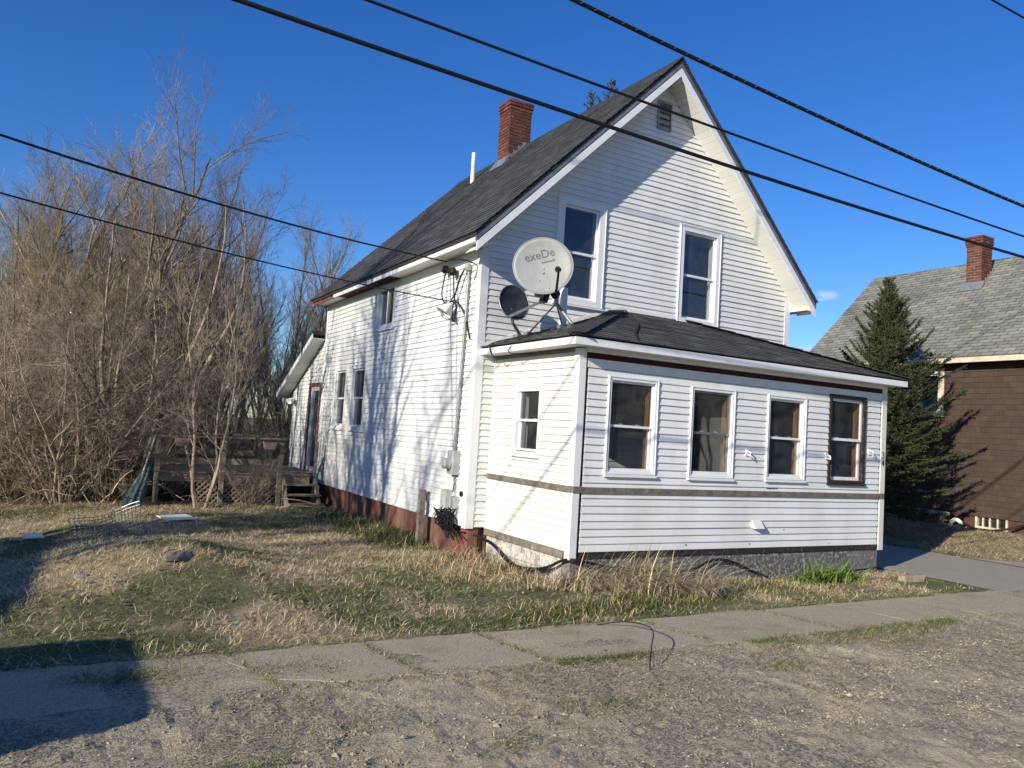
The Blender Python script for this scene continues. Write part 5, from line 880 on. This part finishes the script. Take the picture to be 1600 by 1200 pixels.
# grit and clods
def lumps(name, x, y, s, colr, label, catg, seed, z):
    r_ = np.random.default_rng(seed); m = len(x); base = np.array([(1, 0, 0), (-1, 0, 0), (0, 1, 0), (0, -1, 0), (0, 0, 1), (0, 0, -1)], float); F0 = np.array([(0, 2, 4), (2, 1, 4), (1, 3, 4), (3, 0, 4)])
    V = base[None]*s[:, None, None]*r_.uniform(.55, 1.3, (m, 6, 3))*np.array((1, 1, .65)); a = r_.uniform(0, 6.28, m); c_, s_ = np.cos(a)[:, None], np.sin(a)[:, None]; X_ = V[..., 0]*c_-V[..., 1]*s_; Y_ = V[..., 0]*s_+V[..., 1]*c_
    V = np.stack([X_+x[:, None], Y_+y[:, None], V[..., 2]+z+(s*.2)[:, None]], -1).reshape(-1, 3); F = (F0[None]+(np.arange(m)*6)[:, None, None]).reshape(-1, 3); return tag(npmesh(name, V, F, m_grit, C=np.repeat(colr, 6, 0)), label, catg, kind='stuff')
n = 52000; x = r_.uniform(-6.2, 9, n); y = -4.95-2.95*r_.random(n)**1.1; k = (vn(x, y, 1.1, 80) > .28) | (r_.random(n) < .3); x, y = x[k], y[k]; m = len(x); C_ = np.array((.40, .355, .27))*r_.uniform(.25, 1.3, (m, 1)); lumps('road_gravel', x, y, np.exp(r_.normal(-5.45, .42, m)), C_, 'loose gravel and grit on the old road', 'gravel', 81, rh(x, y)[:, None])
xs, ys, sz = [], [], []
for (cx_, cy_, n_, s_) in ((1.2, -6.0, 120, .22), (.4, -6.35, 110, .22), (-.3, -6.7, 90, .2), (2.1, -5.9, 110, .22), (3.2, -5.7, 60, .2), (-1.0, -6.6, 60, .2), (.9, -6.9, 70, .18), (1.6, -6.5, 70, .16), (3.0, -6.6, 60, .25), (-1.2, -5.9, 40, .2), (-2.6, -5.9, 25, .3), (-3.7, -6.1, 60, .35)):
    for k in range(n_*3): xs.append(r_.normal(cx_, s_)); ys.append(r_.normal(cy_, s_*.45)); sz.append(math.exp(r_.normal(-5.0, .55)))
x, y, s = np.array(xs), np.array(ys), np.minimum(np.array(sz), .035); m = len(x); C_ = np.array((.40, .335, .225))*r_.uniform(.5, 1.15, (m, 1)); lumps('dirt_clods', x, y, s, C_, 'pale tan clods of dirt crumbled on the road', 'dirt', 82, rh(x, y)[:, None])
n = 9000; x = r_.uniform(-4.2, 6.8, n); y = slab_lo(x)+np.abs(r_.normal(0, .06, n))*np.where(r_.random(n) < .6, -1, 1); lumps('edge_dirt', x, y, np.exp(r_.normal(-5.5, .5, n)), np.array((.36, .30, .20))*r_.uniform(.3, 1.1, (n, 1)), 'crumbled dirt along the near sidewalk edge', 'dirt', 84, GZ+.008)
n = 3000; x = r_.uniform(-5.5, 7, n); y = r_.uniform(-4.8, -3.85, n); m = n; lumps('sidewalk_grit', x, y, np.exp(r_.normal(-5.6, .4, m)), np.array((.30, .27, .20))*r_.uniform(.4, 1.4, (m, 1)), 'fine grit lying on the sidewalk slabs', 'gravel', 83, GZ+.021)
# fallen twigs by the deck steps
for k, (a, b, lb) in enumerate((((-1.3, 6.15, -.42), (-.25, 6.0, -.40), 'long dead branch lying below the deck steps'), ((-.5, 5.2, -.42), (-.15, 4.6, -.41), 'short pale stick lying near the foundation'), ((-1.15, 6.35, -.25), (-.2, 6.2, -.42), 'bare stick leaning on the lowest deck step'))):
    o = cable([a, Vector(a).lerp(Vector(b), .4)+Vector((.03, .05, .03)), b], .014, 'fallen_branch', None, m_palebark); tag(o, lb, 'branch')

# ------------------------------------------------------------------ beyond the frame: what casts the shadows and shows in the panes
vn_ = empty('parked_van', (-11.4, -5.9, GZ), 'parked grey van on the street left of the picture', 'van'); vx, vy0, vy1 = -9.08, -6.88, -5.10; z0 = GZ
prof = [(-4.6, .30), (-4.65, 1.0), (-4.5, 1.82), (-4.3, 1.92), (-.35, 1.92), (-.10, 1.86), (.0, 1.75), (.25, 1.15), (1.1, .98), (1.2, .6), (1.15, .30)]
m_van = M('grey_car_paint', (.25, .26, .27), .3, spec=.5); bo = MB(); n = len(prof)
for yy in (vy0, vy1): bo.v += [(vx+p[0], yy, z0+p[1]) for p in prof]
bo.f.append(tuple(range(n))); bo.f.append(tuple(range(2*n-1, n-1, -1)))
for i in range(n): j = (i+1) % n; bo.f.append((i, i+n, j+n, j))
bo.build('body', m_van, vn_)
for yy in (vy0-.004, vy1+.004): MB().box(vx-3.9, vx-.25, min(yy, yy), yy+.003, z0+1.12, z0+1.68).build('side_window', m_black, vn_)
for xx in (-3.7, .35):
    for yy, d in ((vy0+.02, -1), (vy1-.02, 1)): t_ = MB().lathe((vx+xx, yy-.1*d, z0+.33), (0, d, 0), [(0, 0), (.33, 0), (.33, .2), (.2, .21), (0, .21)], 20).build('wheel', m_black, vn_); MB().lathe((vx+xx, yy+.112*d, z0+.33), (0, d, 0), [(.19, 0), (.17, .02), (0, .02)], 16).build('rim', m_galv, t_)
def simple_house(name, x0, x1, y0, y1, h, rh, mat, rmat, label, along='y', wins=()):
    r = empty(name, ((x0+x1)/2, (y0+y1)/2, GZ), label, 'house'); MB().box(x0, x1, y0, y1, GZ-.3, h).build('wall', mat, r); rf = MB(); o = .3
    if along == 'y': cx_ = (x0+x1)/2; tri = [(x0-o, h-.1), (x1+o, h-.1), (cx_, h+rh)]; P = [[(a, y, b) for a, b in tri] for y in (y0-o, y1+o)]
    else: cx_ = (y0+y1)/2; tri = [(y0-o, h-.1), (y1+o, h-.1), (cx_, h+rh)]; P = [[(x, a, b) for a, b in tri] for x in (x0-o, x1+o)]
    rf.face(P[0]); rf.face(P[1][::-1]); [rf.face([P[0][i], P[0][(i+1) % 3], P[1][(i+1) % 3], P[1][i]]) for i in range(3)]; rf.build('roof', rmat, r)
    for (F_, a, b, c_, d_) in wins: w_ = MB().ring(F_, a, b, c_, d_, .1, .0, .05).build('window', m_trim, r); MB().fbox(F_, a+.1, b-.1, c_+.1, d_-.1, .005, .012).build('pane', m_black, w_)
    return r
m_clap = M('grey_clapboard', (.30, .30, .29), .7, n2=(.24, .24, .23), ns=3); 
simple_house('garage', -20.1, -14.4, -6.2, -1.9, 2.9, 1.5, m_clap, m_shingle_under, 'grey garage standing left of the picture', 'y', [(frame((-14.4, 0, 0), (0, 1, 0), (1, 0, 0)), -5, -3.9, .8, 1.9)])
FO = frame((0, -24, 0), (1, 0, 0), (0, 1, 0)); simple_house('street_house', 15, 23, -32, -24, 4.6, 4.2, M('dark_clapboard', (.13, .12, .11), .8), m_shingle_under, 'dark gabled house across the street', 'y', [(FO, 16.2, 17.3, .8, 2.3), (FO, 20.4, 21.5, .8, 2.3), (FO, 18.4, 19.4, 3.2, 4.5)])
FO2 = frame((0, -26, 0), (1, 0, 0), (0, 1, 0)); simple_house('street_house', 31, 40, -34, -26, 3.4, 3.2, M('pale_clapboard', (.5, .48, .42), .8), m_shingle_under, 'pale low house across the street', 'x', [(FO2, 32.4, 33.6, .6, 2.0), (FO2, 36.8, 38, .6, 2.0)])
for k, (x, y, sc_, kk, lb) in enumerate(((12.5, -22, 1.1, 'big', 'left of the dark house'), (26, -23, 1.25, 'big', 'between the two houses'), (28.5, -29, 1.0, 'tall2', 'behind the gap between the houses'), (43, -25, 1.2, 'big', 'right of the pale house'), (48, -30, 1.1, 'tall', 'at the far right end'), (6, -27, 1.0, 'tall2', 'at the far left end'))): place(kk, x, y, sc_, k*1.1, 'bare_tree', 'bare tree across the street '+lb, z=GZ)
V, Qq, C_ = brush(110, (-10, 70), (-46, -34), 3, 6.5, 47); tag(npmesh('street_brush', V, Qq, m_brush, C=C_), 'belt of leafless brush behind the houses across the street', 'brush', kind='stuff')
